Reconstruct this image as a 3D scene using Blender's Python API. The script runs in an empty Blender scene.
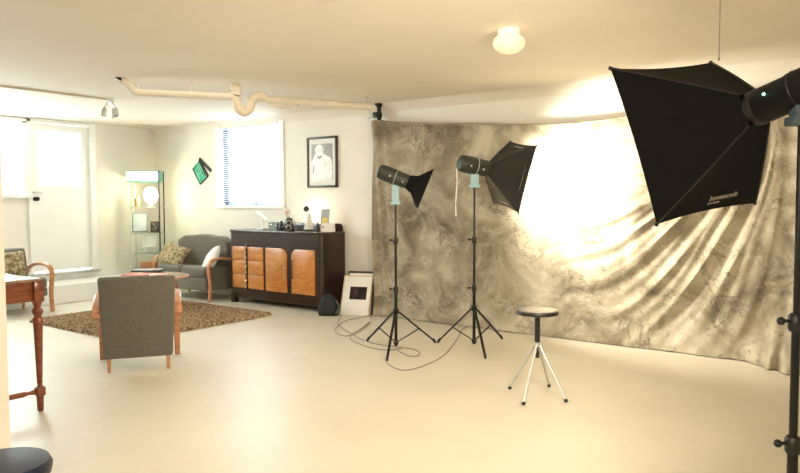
import bpy, bmesh, math, random
from mathutils import Vector, Matrix, Euler, noise
from math import sin, cos, pi, radians, sqrt
random.seed(7)
SC = bpy.context.scene
COL = SC.collection
V = Vector

# ------------------------------------------------------------------ camera model
FPX, PITCH, ROLL, YAW, EYE = 688.076, .0521, .0031, .6387, 1.4
CEIL, BACK, LEFT, RIGHT, REAR = 2.576, 6.70, -9.95, 1.6, -2.2

def ray(px, py):
    a, b = px-400, py-236.5
    c, s = cos(ROLL), sin(ROLL)
    a, b = a*c-b*s, a*s+b*c
    r, dn = a/FPX, b/FPX
    fw = cos(PITCH)-dn*sin(PITCH); up = -(sin(PITCH)+dn*cos(PITCH))
    return V((r*cos(YAW)-fw*sin(YAW), r*sin(YAW)+fw*cos(YAW), up))
def at_z(px, py, z=0.):
    d = ray(px, py); return V((0, 0, EYE))+d*((z-EYE)/d.z)
def at_y(px, py, y):
    d = ray(px, py); return V((0, 0, EYE))+d*(y/d.y)
def at_x(px, py, x):
    d = ray(px, py); return V((0, 0, EYE))+d*(x/d.x)
def at_d(px, py, dep):
    d = ray(px, py); return V((0, 0, EYE))+d*(dep/(-d.x*sin(YAW)+d.y*cos(YAW)))
CR = V((cos(YAW), sin(YAW), 0)); CF = V((-sin(YAW), cos(YAW), 0)); UP = V((0, 0, 1))

# ------------------------------------------------------------------ materials
def nt(name):
    m = bpy.data.materials.new(name); m.use_nodes = True
    n = m.node_tree; b = n.nodes['Principled BSDF']
    return m, n, b
def setp(b, **k):
    for a, v in k.items():
        a = a.replace('_', ' ')
        if a in b.inputs: b.inputs[a].default_value = v
def mat(name, col, rough=.5, metal=0., var=.08, scale=8., bump=0., bscale=60., coat=0., spec=.5, stretch=None, sheen=0.):
    m, n, b = nt(name)
    tc = n.nodes.new('ShaderNodeTexCoord'); mp = n.nodes.new('ShaderNodeMapping')
    n.links.new(tc.outputs['Object'], mp.inputs['Vector'])
    if stretch: mp.inputs['Scale'].default_value = stretch
    nz = n.nodes.new('ShaderNodeTexNoise'); nz.inputs['Scale'].default_value = scale; nz.inputs['Detail'].default_value = 5
    n.links.new(mp.outputs[0], nz.inputs['Vector'])
    r = n.nodes.new('ShaderNodeValToRGB')
    r.color_ramp.elements[0].position = .3; r.color_ramp.elements[1].position = .7
    r.color_ramp.elements[0].color = [max(0, c*(1-var)) for c in col]+[1]
    r.color_ramp.elements[1].color = [min(1, c*(1+var)) for c in col]+[1]
    n.links.new(nz.outputs['Fac'], r.inputs[0]); n.links.new(r.outputs[0], b.inputs['Base Color'])
    setp(b, Roughness=rough, Metallic=metal, Specular_IOR_Level=spec, Coat_Weight=coat, Sheen_Weight=sheen)
    if bump:
        n2 = n.nodes.new('ShaderNodeTexNoise'); n2.inputs['Scale'].default_value = bscale; n2.inputs['Detail'].default_value = 3
        n.links.new(mp.outputs[0], n2.inputs['Vector'])
        bp = n.nodes.new('ShaderNodeBump'); bp.inputs['Strength'].default_value = bump; bp.inputs['Distance'].default_value = .01
        n.links.new(n2.outputs['Fac'], bp.inputs['Height']); n.links.new(bp.outputs[0], b.inputs['Normal'])
    return m
def emis(name, col, st, rough=.4):
    m, n, b = nt(name); setp(b, Roughness=rough)
    b.inputs['Base Color'].default_value = list(col)+[1]
    b.inputs['Emission Color'].default_value = list(col)+[1]; b.inputs['Emission Strength'].default_value = st
    return m
def glassm(name, col=(.95, .97, .96), rough=.02, alpha=None):
    m, n, b = nt(name); n.nodes.remove(b)
    o = n.nodes['Material Output']
    g = n.nodes.new('ShaderNodeBsdfGlossy'); g.inputs['Roughness'].default_value = rough
    t = n.nodes.new('ShaderNodeBsdfTransparent'); t.inputs[0].default_value = list(col)+[1]
    fr = n.nodes.new('ShaderNodeLayerWeight'); fr.inputs[0].default_value = .3
    pw = n.nodes.new('ShaderNodeMath'); pw.operation = 'POWER'; pw.inputs[1].default_value = 3; n.links.new(fr.outputs['Facing'], pw.inputs[0])
    ad = n.nodes.new('ShaderNodeMath'); ad.operation = 'MULTIPLY_ADD'; ad.inputs[1].default_value = .5; ad.inputs[2].default_value = .04; n.links.new(pw.outputs[0], ad.inputs[0])
    mx = n.nodes.new('ShaderNodeMixShader'); n.links.new(ad.outputs[0], mx.inputs[0])
    n.links.new(t.outputs[0], mx.inputs[1]); n.links.new(g.outputs[0], mx.inputs[2]); n.links.new(mx.outputs[0], o.inputs[0])
    return m
def wood(name, c1, c2, rough=.35, scale=3., stretch=(1, 1, 12), coat=.2):
    m, n, b = nt(name)
    tc = n.nodes.new('ShaderNodeTexCoord'); mp = n.nodes.new('ShaderNodeMapping'); mp.inputs['Scale'].default_value = stretch
    n.links.new(tc.outputs['Object'], mp.inputs['Vector'])
    nz = n.nodes.new('ShaderNodeTexNoise'); nz.inputs['Scale'].default_value = scale; nz.inputs['Detail'].default_value = 6
    nz.inputs['Distortion'].default_value = 1.2
    n.links.new(mp.outputs[0], nz.inputs['Vector'])
    r = n.nodes.new('ShaderNodeValToRGB'); e = r.color_ramp.elements
    e[0].position = .35; e[1].position = .65; e[0].color = list(c1)+[1]; e[1].color = list(c2)+[1]
    n.links.new(nz.outputs['Fac'], r.inputs[0]); n.links.new(r.outputs[0], b.inputs['Base Color'])
    setp(b, Roughness=rough, Coat_Weight=coat, Coat_Roughness=.15)
    return m

M = {}
M['wall'] = mat('wall_paint', (.82, .79, .71), .75, var=.03, scale=2, bump=.15, bscale=30)
M['ceil'] = mat('ceiling_paint', (.77, .71, .61), .8, var=.03, scale=1.2, bump=.15, bscale=18)
M['white'] = mat('white_gloss_paint', (.86, .86, .83), .4, var=.02, scale=4)
M['pipe'] = mat('painted_pipe', (.72, .66, .55), .5, var=.06, scale=6)
M['trap'] = mat('painted_trap', (.72, .65, .53), .5, var=.05, scale=6)
M['darkwood'] = wood('dark_sideboard_wood', (.014, .005, .003), (.035, .013, .008), .3)
M['orange'] = wood('orange_veneer', (.42, .15, .03), (.60, .25, .06), .35, 2.2, (3, 1, 12))
M['arm'] = wood('honey_arm_wood', (.42, .17, .07), (.60, .29, .14), .35, 3)
M['redwood'] = wood('reddish_antique_wood', (.15, .035, .012), (.28, .075, .025), .28, 4)
M['tabletop'] = wood('polished_table_top', (.20, .10, .06), (.30, .16, .10), .12, 4, (1, 8, 1), coat=1.)
M['grey'] = mat('grey_wool', (.14, .13, .105), .95, var=.25, scale=90, bump=.6, bscale=200, sheen=.3)
M['grey2'] = mat('charcoal_wool', (.135, .12, .095), .95, var=.25, scale=90, bump=.6, bscale=200, sheen=.3)
M['black'] = mat('black_plastic', (.006, .006, .006), .4, var=.2, scale=20)
M['blackmetal'] = mat('black_metal', (.006, .006, .005), .35, metal=.3, var=.1)
M['blackcloth'] = mat('black_nylon', (.0035, .003, .0025), .85, var=.25, scale=12, bump=.3, bscale=25, sheen=.0, spec=.2)
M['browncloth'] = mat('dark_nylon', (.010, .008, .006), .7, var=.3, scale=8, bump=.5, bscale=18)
M['litcloth'] = mat('painted_lit_nylon', (.10, .08, .055), .5, var=.4, scale=8, bump=.5, bscale=18)  # lighter copy of the dark nylon; light on the lower folds painted in
M['strobe'] = mat('dark_grey_strobe_casing', (.022, .027, .022), .5, var=.3, scale=30)
M['bracket'] = mat('pale_blue_bracket', (.30, .47, .52), .45, var=.05)
M['bracketdark'] = mat('slate_blue_bracket', (.06, .09, .11), .45, var=.05)
M['chrome'] = mat('brushed_aluminium', (.62, .62, .60), .3, metal=.85, var=.05)
M['steel'] = mat('stool_steel', (.55, .56, .52), .35, metal=.7, var=.05)
M['navy'] = mat('navy_vinyl', (.010, .022, .06), .4, var=.1, bump=.1)
M['seat'] = mat('grey_vinyl', (.26, .245, .215), .35, var=.08, bump=.1)
def _bl():
    m, n, b = nt('translucent_white_blind'); n.nodes.remove(b)
    t = n.nodes.new('ShaderNodeBsdfTranslucent'); t.inputs[0].default_value = (.9, .94, 1, 1)
    d = n.nodes.new('ShaderNodeBsdfDiffuse'); d.inputs[0].default_value = (.85, .88, .92, 1)
    mx = n.nodes.new('ShaderNodeMixShader'); mx.inputs[0].default_value = .5
    n.links.new(t.outputs[0], mx.inputs[1]); n.links.new(d.outputs[0], mx.inputs[2]); n.links.new(mx.outputs[0], n.nodes['Material Output'].inputs[0])
    return m
M['blind'] = _bl()
M['bluetrim'] = mat('bluish_window_trim', (.42, .52, .66), .5, var=.03)
M['paper'] = mat('white_paper', (.85, .84, .80), .7, var=.02)
M['red'] = mat('pinkish_red_print', (.62, .22, .18), .5, var=.35, scale=25)
M['cable'] = mat('grey_cable', (.22, .19, .14), .5, var=.05)
M['whitecable'] = mat('white_cable', (.85, .83, .75), .5, var=.02)
M['glass'] = glassm('clear_glass')
M['shelfglass'] = glassm('shelf_glass', (.82, .93, .88))
M['bag'] = mat('black_bag_fabric', (.005, .007, .007), .6, var=.3, bump=.3)
M['frame'] = mat('dark_picture_frame', (.04, .028, .018), .4, var=.1)
M['gold'] = mat('tan_card', (.62, .50, .30), .6, var=.1)

# floor
def floor_mat():
    m, n, b = nt('painted_concrete')
    tc = n.nodes.new('ShaderNodeTexCoord')
    nz = n.nodes.new('ShaderNodeTexNoise'); nz.inputs['Scale'].default_value = 1.3; nz.inputs['Detail'].default_value = 8
    n.links.new(tc.outputs['Object'], nz.inputs['Vector'])
    r = n.nodes.new('ShaderNodeValToRGB'); e = r.color_ramp.elements
    e[0].position = .3; e[1].position = .75; e[0].color = (.63, .575, .465, 1); e[1].color = (.71, .655, .54, 1)
    n.links.new(nz.outputs['Fac'], r.inputs[0]); n.links.new(r.outputs[0], b.inputs['Base Color'])
    n2 = n.nodes.new('ShaderNodeTexNoise'); n2.inputs['Scale'].default_value = 14; n2.inputs['Detail'].default_value = 4
    n.links.new(tc.outputs['Object'], n2.inputs['Vector'])
    bp = n.nodes.new('ShaderNodeBump'); bp.inputs['Strength'].default_value = .25; bp.inputs['Distance'].default_value = .01
    n.links.new(n2.outputs['Fac'], bp.inputs['Height']); n.links.new(bp.outputs[0], b.inputs['Normal'])
    setp(b, Roughness=.44, Specular_IOR_Level=.5, Coat_Weight=.10, Coat_Roughness=.28)
    return m
M['floor'] = floor_mat()

def muslin():
    m, n, b = nt('mottled_muslin')
    L = n.links.new; N = n.nodes.new
    tc = N('ShaderNodeTexCoord')
    def nz(sc, det, dist, seed=0., rough=.55):
        mp = N('ShaderNodeMapping'); mp.inputs['Location'].default_value = (seed, seed*.7, seed*.3)
        L(tc.outputs['UV'], mp.inputs['Vector'])
        x = N('ShaderNodeTexNoise'); x.inputs['Scale'].default_value = sc; x.inputs['Detail'].default_value = det
        x.inputs['Distortion'].default_value = dist; x.inputs['Roughness'].default_value = rough
        L(mp.outputs[0], x.inputs['Vector']); return x
    a = nz(1.6, 9, 1.2, 3.)
    r = N('ShaderNodeValToRGB'); e = r.color_ramp.elements
    e[0].position = .32; e[0].color = (.15, .125, .085, 1); e[1].position = .70; e[1].color = (.54, .49, .385, 1)
    k = r.color_ramp.elements.new(.5); k.color = (.33, .29, .21, 1)
    L(a.outputs['Fac'], r.inputs[0])
    # pale brushed patches
    c = nz(4.5, 9, 1.2, 9., .68)
    rc = N('ShaderNodeValToRGB'); rc.color_ramp.elements[0].position = .50; rc.color_ramp.elements[1].position = .72
    rc.color_ramp.elements[1].color = (.55, .55, .55, 1)
    L(c.outputs['Fac'], rc.inputs[0])
    mx = N('ShaderNodeMixRGB'); L(rc.outputs[0], mx.inputs[0]); L(r.outputs[0], mx.inputs[1]); mx.inputs[2].default_value = (.62, .58, .46, 1)
    # dark scribbled veins : |noise-.5| thin band, masked
    d = nz(3.6, 10, 1.1, 21., .72)
    s1 = N('ShaderNodeMath'); s1.operation = 'SUBTRACT'; L(d.outputs['Fac'], s1.inputs[0]); s1.inputs[1].default_value = .5
    s2 = N('ShaderNodeMath'); s2.operation = 'ABSOLUTE'; L(s1.outputs[0], s2.inputs[0])
    rv = N('ShaderNodeValToRGB'); rv.color_ramp.elements[0].color = (1, 1, 1, 1); rv.color_ramp.elements[1].color = (0, 0, 0, 1)
    rv.color_ramp.elements[0].position = .0; rv.color_ramp.elements[1].position = .028
    L(s2.outputs[0], rv.inputs[0])
    mk = nz(2.3, 3, .5, 33.)
    rm = N('ShaderNodeValToRGB'); rm.color_ramp.elements[0].position = .50; rm.color_ramp.elements[1].position = .62
    L(mk.outputs['Fac'], rm.inputs[0])
    mm = N('ShaderNodeMath'); mm.operation = 'MULTIPLY'; L(rv.outputs[0], mm.inputs[0]); L(rm.outputs[0], mm.inputs[1])
    m2 = N('ShaderNodeMath'); m2.operation = 'MULTIPLY'; L(mm.outputs[0], m2.inputs[0]); m2.inputs[1].default_value = .9
    mv = N('ShaderNodeMixRGB'); L(m2.outputs[0], mv.inputs[0]); L(mx.outputs[0], mv.inputs[1]); mv.inputs[2].default_value = (.10, .085, .055, 1)
    sc = nz(12, 7, .8, 41., .7)
    rs = N('ShaderNodeValToRGB'); rs.color_ramp.elements[0].position = .60; rs.color_ramp.elements[1].position = .67
    L(sc.outputs['Fac'], rs.inputs[0])
    gm = N('ShaderNodeSeparateXYZ'); L(tc.outputs['UV'], gm.inputs[0])
    gr = N('ShaderNodeMapRange'); gr.inputs['From Min'].default_value = 2.2; gr.inputs['From Max'].default_value = 4.3
    gr.inputs['To Min'].default_value = .25; gr.inputs['To Max'].default_value = .8; L(gm.outputs[0], gr.inputs['Value'])
    ms = N('ShaderNodeMath'); ms.operation = 'MULTIPLY'; L(rs.outputs[0], ms.inputs[0]); L(gr.outputs[0], ms.inputs[1])
    mz = N('ShaderNodeMixRGB'); L(ms.outputs[0], mz.inputs[0]); L(mv.outputs[0], mz.inputs[1]); mz.inputs[2].default_value = (.12, .10, .07, 1)
    L(mz.outputs[0], b.inputs['Base Color'])
    setp(b, Roughness=.9, Specular_IOR_Level=.15)
    f = nz(9, 5, 1., 5.)
    bp = N('ShaderNodeBump'); bp.inputs['Strength'].default_value = .35; bp.inputs['Distance'].default_value = .03
    L(f.outputs['Fac'], bp.inputs['Height']); L(bp.outputs[0], b.inputs['Normal'])
    return m
M['muslin'] = muslin()

def two(name, c1, c2, scale, p0, p1, rough=.9, bump=.3, detail=4, dist=0.):
    m, n, b = nt(name)
    tc = n.nodes.new('ShaderNodeTexCoord')
    nz = n.nodes.new('ShaderNodeTexNoise'); nz.inputs['Scale'].default_value = scale; nz.inputs['Detail'].default_value = detail
    nz.inputs['Distortion'].default_value = dist
    n.links.new(tc.outputs['Object'], nz.inputs['Vector'])
    r = n.nodes.new('ShaderNodeValToRGB'); e = r.color_ramp.elements
    e[0].position = p0; e[1].position = p1; e[0].color = list(c1)+[1]; e[1].color = list(c2)+[1]
    n.links.new(nz.outputs['Fac'], r.inputs[0]); n.links.new(r.outputs[0], b.inputs['Base Color'])
    bp = n.nodes.new('ShaderNodeBump'); bp.inputs['Strength'].default_value = bump; bp.inputs['Distance'].default_value = .01
    n.links.new(nz.outputs['Fac'], bp.inputs['Height']); n.links.new(bp.outputs[0], b.inputs['Normal'])
    setp(b, Roughness=rough, Specular_IOR_Level=.2)
    return m
M['rug'] = two('shaggy_brown_wool', (.13, .08, .045), (.52, .38, .24), 28, .35, .62, bump=.8)
M['cushion'] = two('beige_leafy_fabric', (.16, .12, .055), (.46, .38, .24), 24, .42, .55, dist=1.)
M['photo'] = two('grey_photo', (.30, .30, .31), (.36, .36, .37), 6, .4, .6, rough=.3, bump=0)
M['photofig'] = two('pale_figure', (.72, .72, .72), (.92, .92, .92), 14, .35, .6, rough=.3, bump=0)
M['darkphoto'] = two('dark_photo', (.012, .008, .008), (.10, .05, .045), 9, .45, .7, rough=.3, bump=0)
M['green'] = two('green_slate', (.015, .28, .17), (.08, .45, .30), 7, .4, .6, rough=.4, bump=0)

# ------------------------------------------------------------------ mesh builder
INV = {}
class MB:
    def __init__(s): s.bm = bmesh.new(); s.uv = None
    def _xf(s, vs, m):
        for v in vs: v.co = m @ v.co
    def box(s, c, size, rot=None, bev=0., seg=2):
        t = bmesh.new(); bmesh.ops.create_cube(t, size=1)
        for v in t.verts: v.co = V((v.co.x*size[0], v.co.y*size[1], v.co.z*size[2]))
        if bev: bmesh.ops.bevel(t, geom=t.edges[:]+t.verts[:], offset=min(bev, min(size)*.49), segments=seg, profile=.5, affect='EDGES')
        m = Matrix.Translation(c) @ (rot.to_4x4() if rot is not None else Matrix())
        for v in t.verts: v.co = m @ v.co
        s.merge(t); return s
    def bx(s, x0, x1, y0, y1, z0, z1, bev=0., seg=2):
        return s.box(((x0+x1)/2, (y0+y1)/2, (z0+z1)/2), (abs(x1-x0), abs(y1-y0), abs(z1-z0)), None, bev, seg)
    def merge(s, t):
        me = bpy.data.meshes.new('t'); t.to_mesh(me); t.free(); s.bm.from_mesh(me); bpy.data.meshes.remove(me)
    def cyl(s, a, b, r0, r1=None, n=16, cap=True):
        a, b = V(a), V(b); r1 = r0 if r1 is None else r1
        d = (b-a).normalized(); q = d.to_track_quat('Z', 'Y')
        A = [s.bm.verts.new(a+q @ V((r0*cos(2*pi*i/n), r0*sin(2*pi*i/n), 0))) for i in range(n)]
        B = [s.bm.verts.new(b+q @ V((r1*cos(2*pi*i/n), r1*sin(2*pi*i/n), 0))) for i in range(n)]
        for i in range(n): s.bm.faces.new((A[i], A[(i+1) % n], B[(i+1) % n], B[i]))
        if cap: s.bm.faces.new(A[::-1]); s.bm.faces.new(B)
        return s
    def lathe(s, base, prof, axis=UP, n=24):
        base = V(base); q = V(axis).normalized().to_track_quat('Z', 'Y'); rings = []
        for r, h in prof:
            rings.append([s.bm.verts.new(base+q @ V((max(r, 1e-4)*cos(2*pi*i/n), max(r, 1e-4)*sin(2*pi*i/n), h))) for i in range(n)])
        for k in range(len(rings)-1):
            for i in range(n): s.bm.faces.new((rings[k][i], rings[k][(i+1) % n], rings[k+1][(i+1) % n], rings[k+1][i]))
        s.bm.faces.new(rings[0][::-1]); s.bm.faces.new(rings[-1])
        return s
    def sweep(s, path, sec, up=UP, closed=False):
        path = [V(p) for p in path]; n = len(path); rings = []
        for i, p in enumerate(path):
            if closed: t = path[(i+1) % n]-path[i-1]
            else: t = path[min(i+1, n-1)]-path[max(i-1, 0)]
            t.normalize(); x = t.cross(V(up))
            if x.length < 1e-3: x = t.cross(V((1, 0, .01)))
            x.normalize(); y = x.cross(t)
            sc = sec(i/(n-1)) if callable(sec) else sec
            rings.append([s.bm.verts.new(p+x*a+y*b) for a, b in sc])
        m = len(rings[0])
        for k in range(n if closed else n-1):
            A, B = rings[k], rings[(k+1) % n]
            for i in range(m): s.bm.faces.new((A[i], A[(i+1) % m], B[(i+1) % m], B[i]))
        if not closed: s.bm.faces.new(rings[0][::-1]); s.bm.faces.new(rings[-1])
        return s
    def tube(s, path, r, n=10, smooth=0, closed=False):
        if smooth: path = spline(path, smooth)
        return s.sweep(path, [(r*cos(2*pi*i/n), r*sin(2*pi*i/n)) for i in range(n)], up=(.013, .02, 1), closed=closed)
    def prism(s, poly, o, u, v, w, th, bev=0., seg=2):
        # polygon in plane (u,v) at o, extruded th along w
        t = bmesh.new(); o, u, v, w = V(o), V(u), V(v), V(w)
        A = [t.verts.new(o+u*a+v*b) for a, b in poly]; B = [t.verts.new(o+u*a+v*b+w*th) for a, b in poly]
        n = len(poly)
        t.faces.new(A[::-1]); t.faces.new(B)
        for i in range(n): t.faces.new((A[i], A[(i+1) % n], B[(i+1) % n], B[i]))
        bmesh.ops.recalc_face_normals(t, faces=t.faces)
        if bev:
            ed = [e for e in t.edges if len(e.link_faces) == 2 and e.calc_face_angle(0) > .5]
            bmesh.ops.bevel(t, geom=ed, offset=bev, segments=seg, profile=.5, affect='EDGES')
        s.merge(t); return s
    def face(s, pts): s.bm.faces.new([s.bm.verts.new(V(p)) for p in pts]); return s
    def ball(s, c, r, sc=(1, 1, 1), sub=3):
        t = bmesh.new(); bmesh.ops.create_icosphere(t, subdivisions=sub, radius=r)
        for v in t.verts: v.co = V(c)+V((v.co.x*sc[0], v.co.y*sc[1], v.co.z*sc[2]))
        s.merge(t); return s
    def build(s, name, m, parent=None, smooth=True, local=False, fix=True):
        if fix: bmesh.ops.recalc_face_normals(s.bm, faces=s.bm.faces)
        me = bpy.data.meshes.new(name)
        if parent is not None and not local and parent.name in INV: s.bm.transform(INV[parent.name])
        s.bm.to_mesh(me); s.bm.free()
        if m is not None: me.materials.append(m)
        o = bpy.data.objects.new(name, me); COL.objects.link(o)
        if smooth:
            for p in me.polygons: p.use_smooth = True
            try: me.set_sharp_from_angle(angle=radians(38))
            except Exception: pass
        if parent is not None:
            o.parent = parent
            if parent.name in INV: INV[o.name] = INV[parent.name]
        return o
def spline(pts, k=6, closed=False):
    pts = [V(p) for p in pts]; out = []; n = len(pts)
    for i in range(n-1):
        p0, p1, p2, p3 = pts[max(i-1, 0)], pts[i], pts[i+1], pts[min(i+2, n-1)]
        for j in range(k):
            t = j/k
            out.append(.5*((2*p1)+(p2-p0)*t+(2*p0-5*p1+4*p2-p3)*t*t+(3*p1-p0-3*p2+p3)*t**3))
    out.append(pts[-1]); return out
def tag(o, label, cat, group=None):
    o['label'] = label; o['category'] = cat
    if group: o['group'] = group
    return o
def thing(name, loc, label, cat, rotz=0., group=None):
    o = bpy.data.objects.new(name, None); COL.objects.link(o); o.location = loc; o.rotation_euler = (0, 0, rotz)
    o.empty_display_size = .1
    INV[o.name] = (Matrix.Translation(V(loc)) @ Matrix.Rotation(rotz, 4, 'Z')).inverted()
    return tag(o, label, cat, group)
def single(mb, name, m, loc, label, cat, group=None, smooth=True):
    """a thing that is one mesh, with its origin at its base"""
    loc = V(loc); mb.bm.transform(Matrix.Translation(-loc))
    o = mb.build(name, m, None, smooth); o.location = loc
    return tag(o, label, cat, group)
def struct(mb, name, m, parent=None, smooth=False):
    o = mb.build(name, m, parent, smooth)
    if parent is None: o['kind'] = 'structure'
    return o

# ------------------------------------------------------------------ room shell
def wall_cells(axis, pos, th, u0, u1, z0, z1, holes):
    """wall normal to axis; holes [(u0,u1,z0,z1)]"""
    us = sorted({u0, u1, *[h[0] for h in holes], *[h[1] for h in holes]})
    zs = sorted({z0, z1, *[h[2] for h in holes], *[h[3] for h in holes]})
    mb = MB()
    for i in range(len(us)-1):
        for j in range(len(zs)-1):
            cu, cz = (us[i]+us[i+1])/2, (zs[j]+zs[j+1])/2
            if any(h[0] < cu < h[1] and h[2] < cz < h[3] for h in holes): continue
            if axis == 'y': mb.bx(us[i], us[i+1], pos, pos+th, zs[j], zs[j+1])
            else: mb.bx(pos, pos-th, us[i], us[i+1], zs[j], zs[j+1])
    return mb
struct(MB().bx(LEFT-.3, RIGHT+.2, REAR-.2, BACK+.3, -.1, 0), 'floor', M['floor'])
struct(MB().bx(LEFT-.3, RIGHT+.2, REAR-.2, BACK+.3, CEIL, CEIL+.1), 'ceiling', M['ceil'])
WX0, WX1, WZ0, WZ1 = -8.36, -7.00, 1.34, 2.53
struct(wall_cells('y', BACK, .22, LEFT-.22, RIGHT, 0, CEIL, [(WX0, WX1, WZ0, WZ1)]), 'wall_back', M['wall'])
# left wall: window 2 and door
L2 = (2.6, 4.62, 1.50, 2.50)
DR = (4.70, 5.56, .38, 2.52)
struct(wall_cells('x', LEFT, .22, REAR, BACK, 0, CEIL, [L2, DR]), 'wall_left', M['wall'])
struct(MB().bx(RIGHT, RIGHT+.15, REAR, BACK+.2, 0, CEIL), 'wall_right', M['wall'])
struct(MB().bx(LEFT-.2, RIGHT+.15, REAR-.15, REAR, 0, CEIL), 'wall_rear', M['wall'])
# coving between the back wall and ceiling, softly curved
mb = MB()
cov = [(0, 0), (.10, 0), (.075, -.018), (.04, -.04), (.018, -.075), (0, -.10)]
mb.prism(cov, (LEFT, BACK, CEIL), (0, -1, 0), (0, 0, 1), (1, 0, 0), RIGHT-LEFT)
struct(mb, 'trim_1', M['ceil'], smooth=True)
# ledge under the door wall
struct(MB().bx(LEFT, -9.33, REAR, BACK, 0, .26, .012), 'trim_2', M['white'])
# near stub wall at the left edge of view
nw = at_d(10.5, 440, 3.0)
struct(MB().bx(nw.x-.16, nw.x, REAR, nw.y, 0, CEIL), 'wall_near', M['wall'])
struct(MB().bx(LEFT, LEFT+.018, REAR, BACK, .26, .34, .004), 'baseboard_left', M['white'])
struct(MB().bx(-9.3, -5.0, BACK-.015, BACK, 0, .09, .004), 'baseboard_back', M['white'])

# window 1 (back wall)
mb = MB()
for a in ((WX0-.05, WX0+.03, WZ0-.03, WZ1+.03), (WX1-.03, WX1+.05, WZ0-.03, WZ1+.03)):
    mb.bx(a[0], a[1], BACK-.025, BACK+.02, a[2], a[3], .004)
mb.bx(WX0-.05, WX1+.05, BACK-.025, BACK+.02, WZ1-.02, WZ1+.035, .004)
w1 = struct(mb, 'window_1', M['white'])
mb = MB()
for a in ((WX0, WX0+.05, WZ0, WZ1), (WX1-.05, WX1, WZ0, WZ1), ((WX0+WX1)/2-.02, (WX0+WX1)/2+.02, WZ0, WZ1), (WX0, WX1, WZ0, WZ0+.05), (WX0, WX1, WZ1-.05, WZ1)):
    mb.bx(a[0], a[1], BACK+.13, BACK+.17, a[2], a[3])
mb.build('sash', M['bluetrim'], w1)
MB().bx(WX0, WX1, BACK+.145, BACK+.15, WZ0, WZ1).build('pane', M['glass'], w1)
MB().bx(WX0-.05, WX1+.05, BACK-.04, BACK+.10, WZ0-.05, WZ0, .006).build('window_sill', M['white'], w1)
MB().bx(WX0+.05, WX1-.03, BACK+.05, BACK+.10, WZ1-.06, WZ1-.01, .004).build('blind_headrail', M['bluetrim'], w1)
mb = MB()
nsl = 34
for i in range(nsl):
    z = WZ0+.03+i*(WZ1-WZ0-.10)/nsl
    xa, xb = WX0+.055, WX1-.055
    mb.face([(xa, BACK+.062, z-.004), (xb, BACK+.062, z-.004), (xb, BACK+.088, z+.004), (xa, BACK+.088, z+.004)])
mb.build('blind_slats', M['blind'], w1, smooth=False, fix=False)
mb = MB()
for i in range(nsl):
    z = WZ0+.03+i*(WZ1-WZ0-.10)/nsl
    mb.bx(WX0+.045, WX0+.19, BACK+.05, BACK+.06, z, z+.020)
mb.build('slat_edges', mat('slate_blue_slats', (.07, .10, .16), .5), w1, smooth=False)
mb = MB()
for fx in (.18, .5, .82):
    mb.bx(WX0+fx*(WX1-WX0)-.002, WX0+fx*(WX1-WX0)+.002, BACK+.058, BACK+.060, WZ0+.02, WZ1-.05)
mb.build('blind_cord', M['white'], w1)

# window 2 (left wall, high window beside the door)
mb = MB()
y0, y1, z0, z1 = L2
for a in ((y0-.05, y0+.03, z0-.02, z1+.02), (y1-.03, y1+.05, z0-.02, z1+.02), (3.58, 3.64, z0, z1)):
    mb.bx(LEFT, LEFT+.03, a[0], a[1], a[2], a[3], .004)
mb.bx(LEFT, LEFT+.03, y0-.05, y1+.05, z1-.01, z1+.05, .004)
w2 = struct(mb, 'window_2', M['white'])
MB().bx(LEFT-.16, LEFT-.155, y0, y1, z0, z1).build('pane', M['glass'], w2)
MB().bx(LEFT-.12, LEFT+.07, y0-.06, y1+.05, z0-.05, z0, .006).build('window_sill', M['white'], w2)

# door 1
def door_glare():  # translucent stand-in for the bright glare on the door
    m, n, b = nt('door_glare_glass'); n.nodes.remove(b)
    t = n.nodes.new('ShaderNodeBsdfTranslucent'); t.inputs[0].default_value = (.42, .48, .47, 1)
    d = n.nodes.new('ShaderNodeBsdfDiffuse'); d.inputs[0].default_value = (.85, .9, .88, 1)
    mx = n.nodes.new('ShaderNodeMixShader'); mx.inputs[0].default_value = .5
    n.links.new(t.outputs[0], mx.inputs[1]); n.links.new(d.outputs[0], mx.inputs[2]); n.links.new(mx.outputs[0], n.nodes['Material Output'].inputs[0])
    return m
M['doorglare'] = door_glare()
y0, y1, z0, z1 = DR
mb = MB()
mb.bx(LEFT, LEFT+.035, y0-.05, y0, z0-.02, z1+.05, .005).bx(LEFT, LEFT+.045, y1, y1+.09, z0-.02, z1+.05, .005).bx(LEFT, LEFT+.035, y0-.05, y1+.09, z1, z1+.05, .005)
d1 = struct(mb, 'door_1', M['white'])
mb = MB()
gz0 = 1.62
mb.bx(LEFT-.06, LEFT-.015, y0+.005, y1-.005, z0+.025, gz0)
mb.bx(LEFT-.06, LEFT-.015, y0+.005, y0+.10, gz0, z1-.005).bx(LEFT-.06, LEFT-.015, y1-.10, y1-.005, gz0, z1-.005).bx(LEFT-.06, LEFT-.015, y0+.10, y1-.10, z1-.1, z1-.005)
mb.build('door_leaf', M['white'], d1)
MB().bx(LEFT-.04, LEFT-.034, y0+.10, y1-.10, gz0, z1-.1).build('pane', M['doorglare'], d1)  # pane added to a plain door to imitate glare on its upper half
hy = y0+.055
hd = MB().lathe((LEFT-.015, hy, 1.44), [(.03, 0), (.03, .012), (.012, .016), (.012, .05), (.027, .06), (.03, .078), (.018, .09)], axis=(1, 0, 0)).build('door_knob', M['blackmetal'], d1)
MB().bx(LEFT-.016, LEFT+.012, y0+.012, y0+.16, 1.525, 1.545, .003).build('door_bolt', M['chrome'], d1)
MB().bx(LEFT-.02, LEFT+.10, y0-.05, y1+.09, z0-.04, z0, .006).build('door_sill', M['chrome'], d1)

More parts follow.
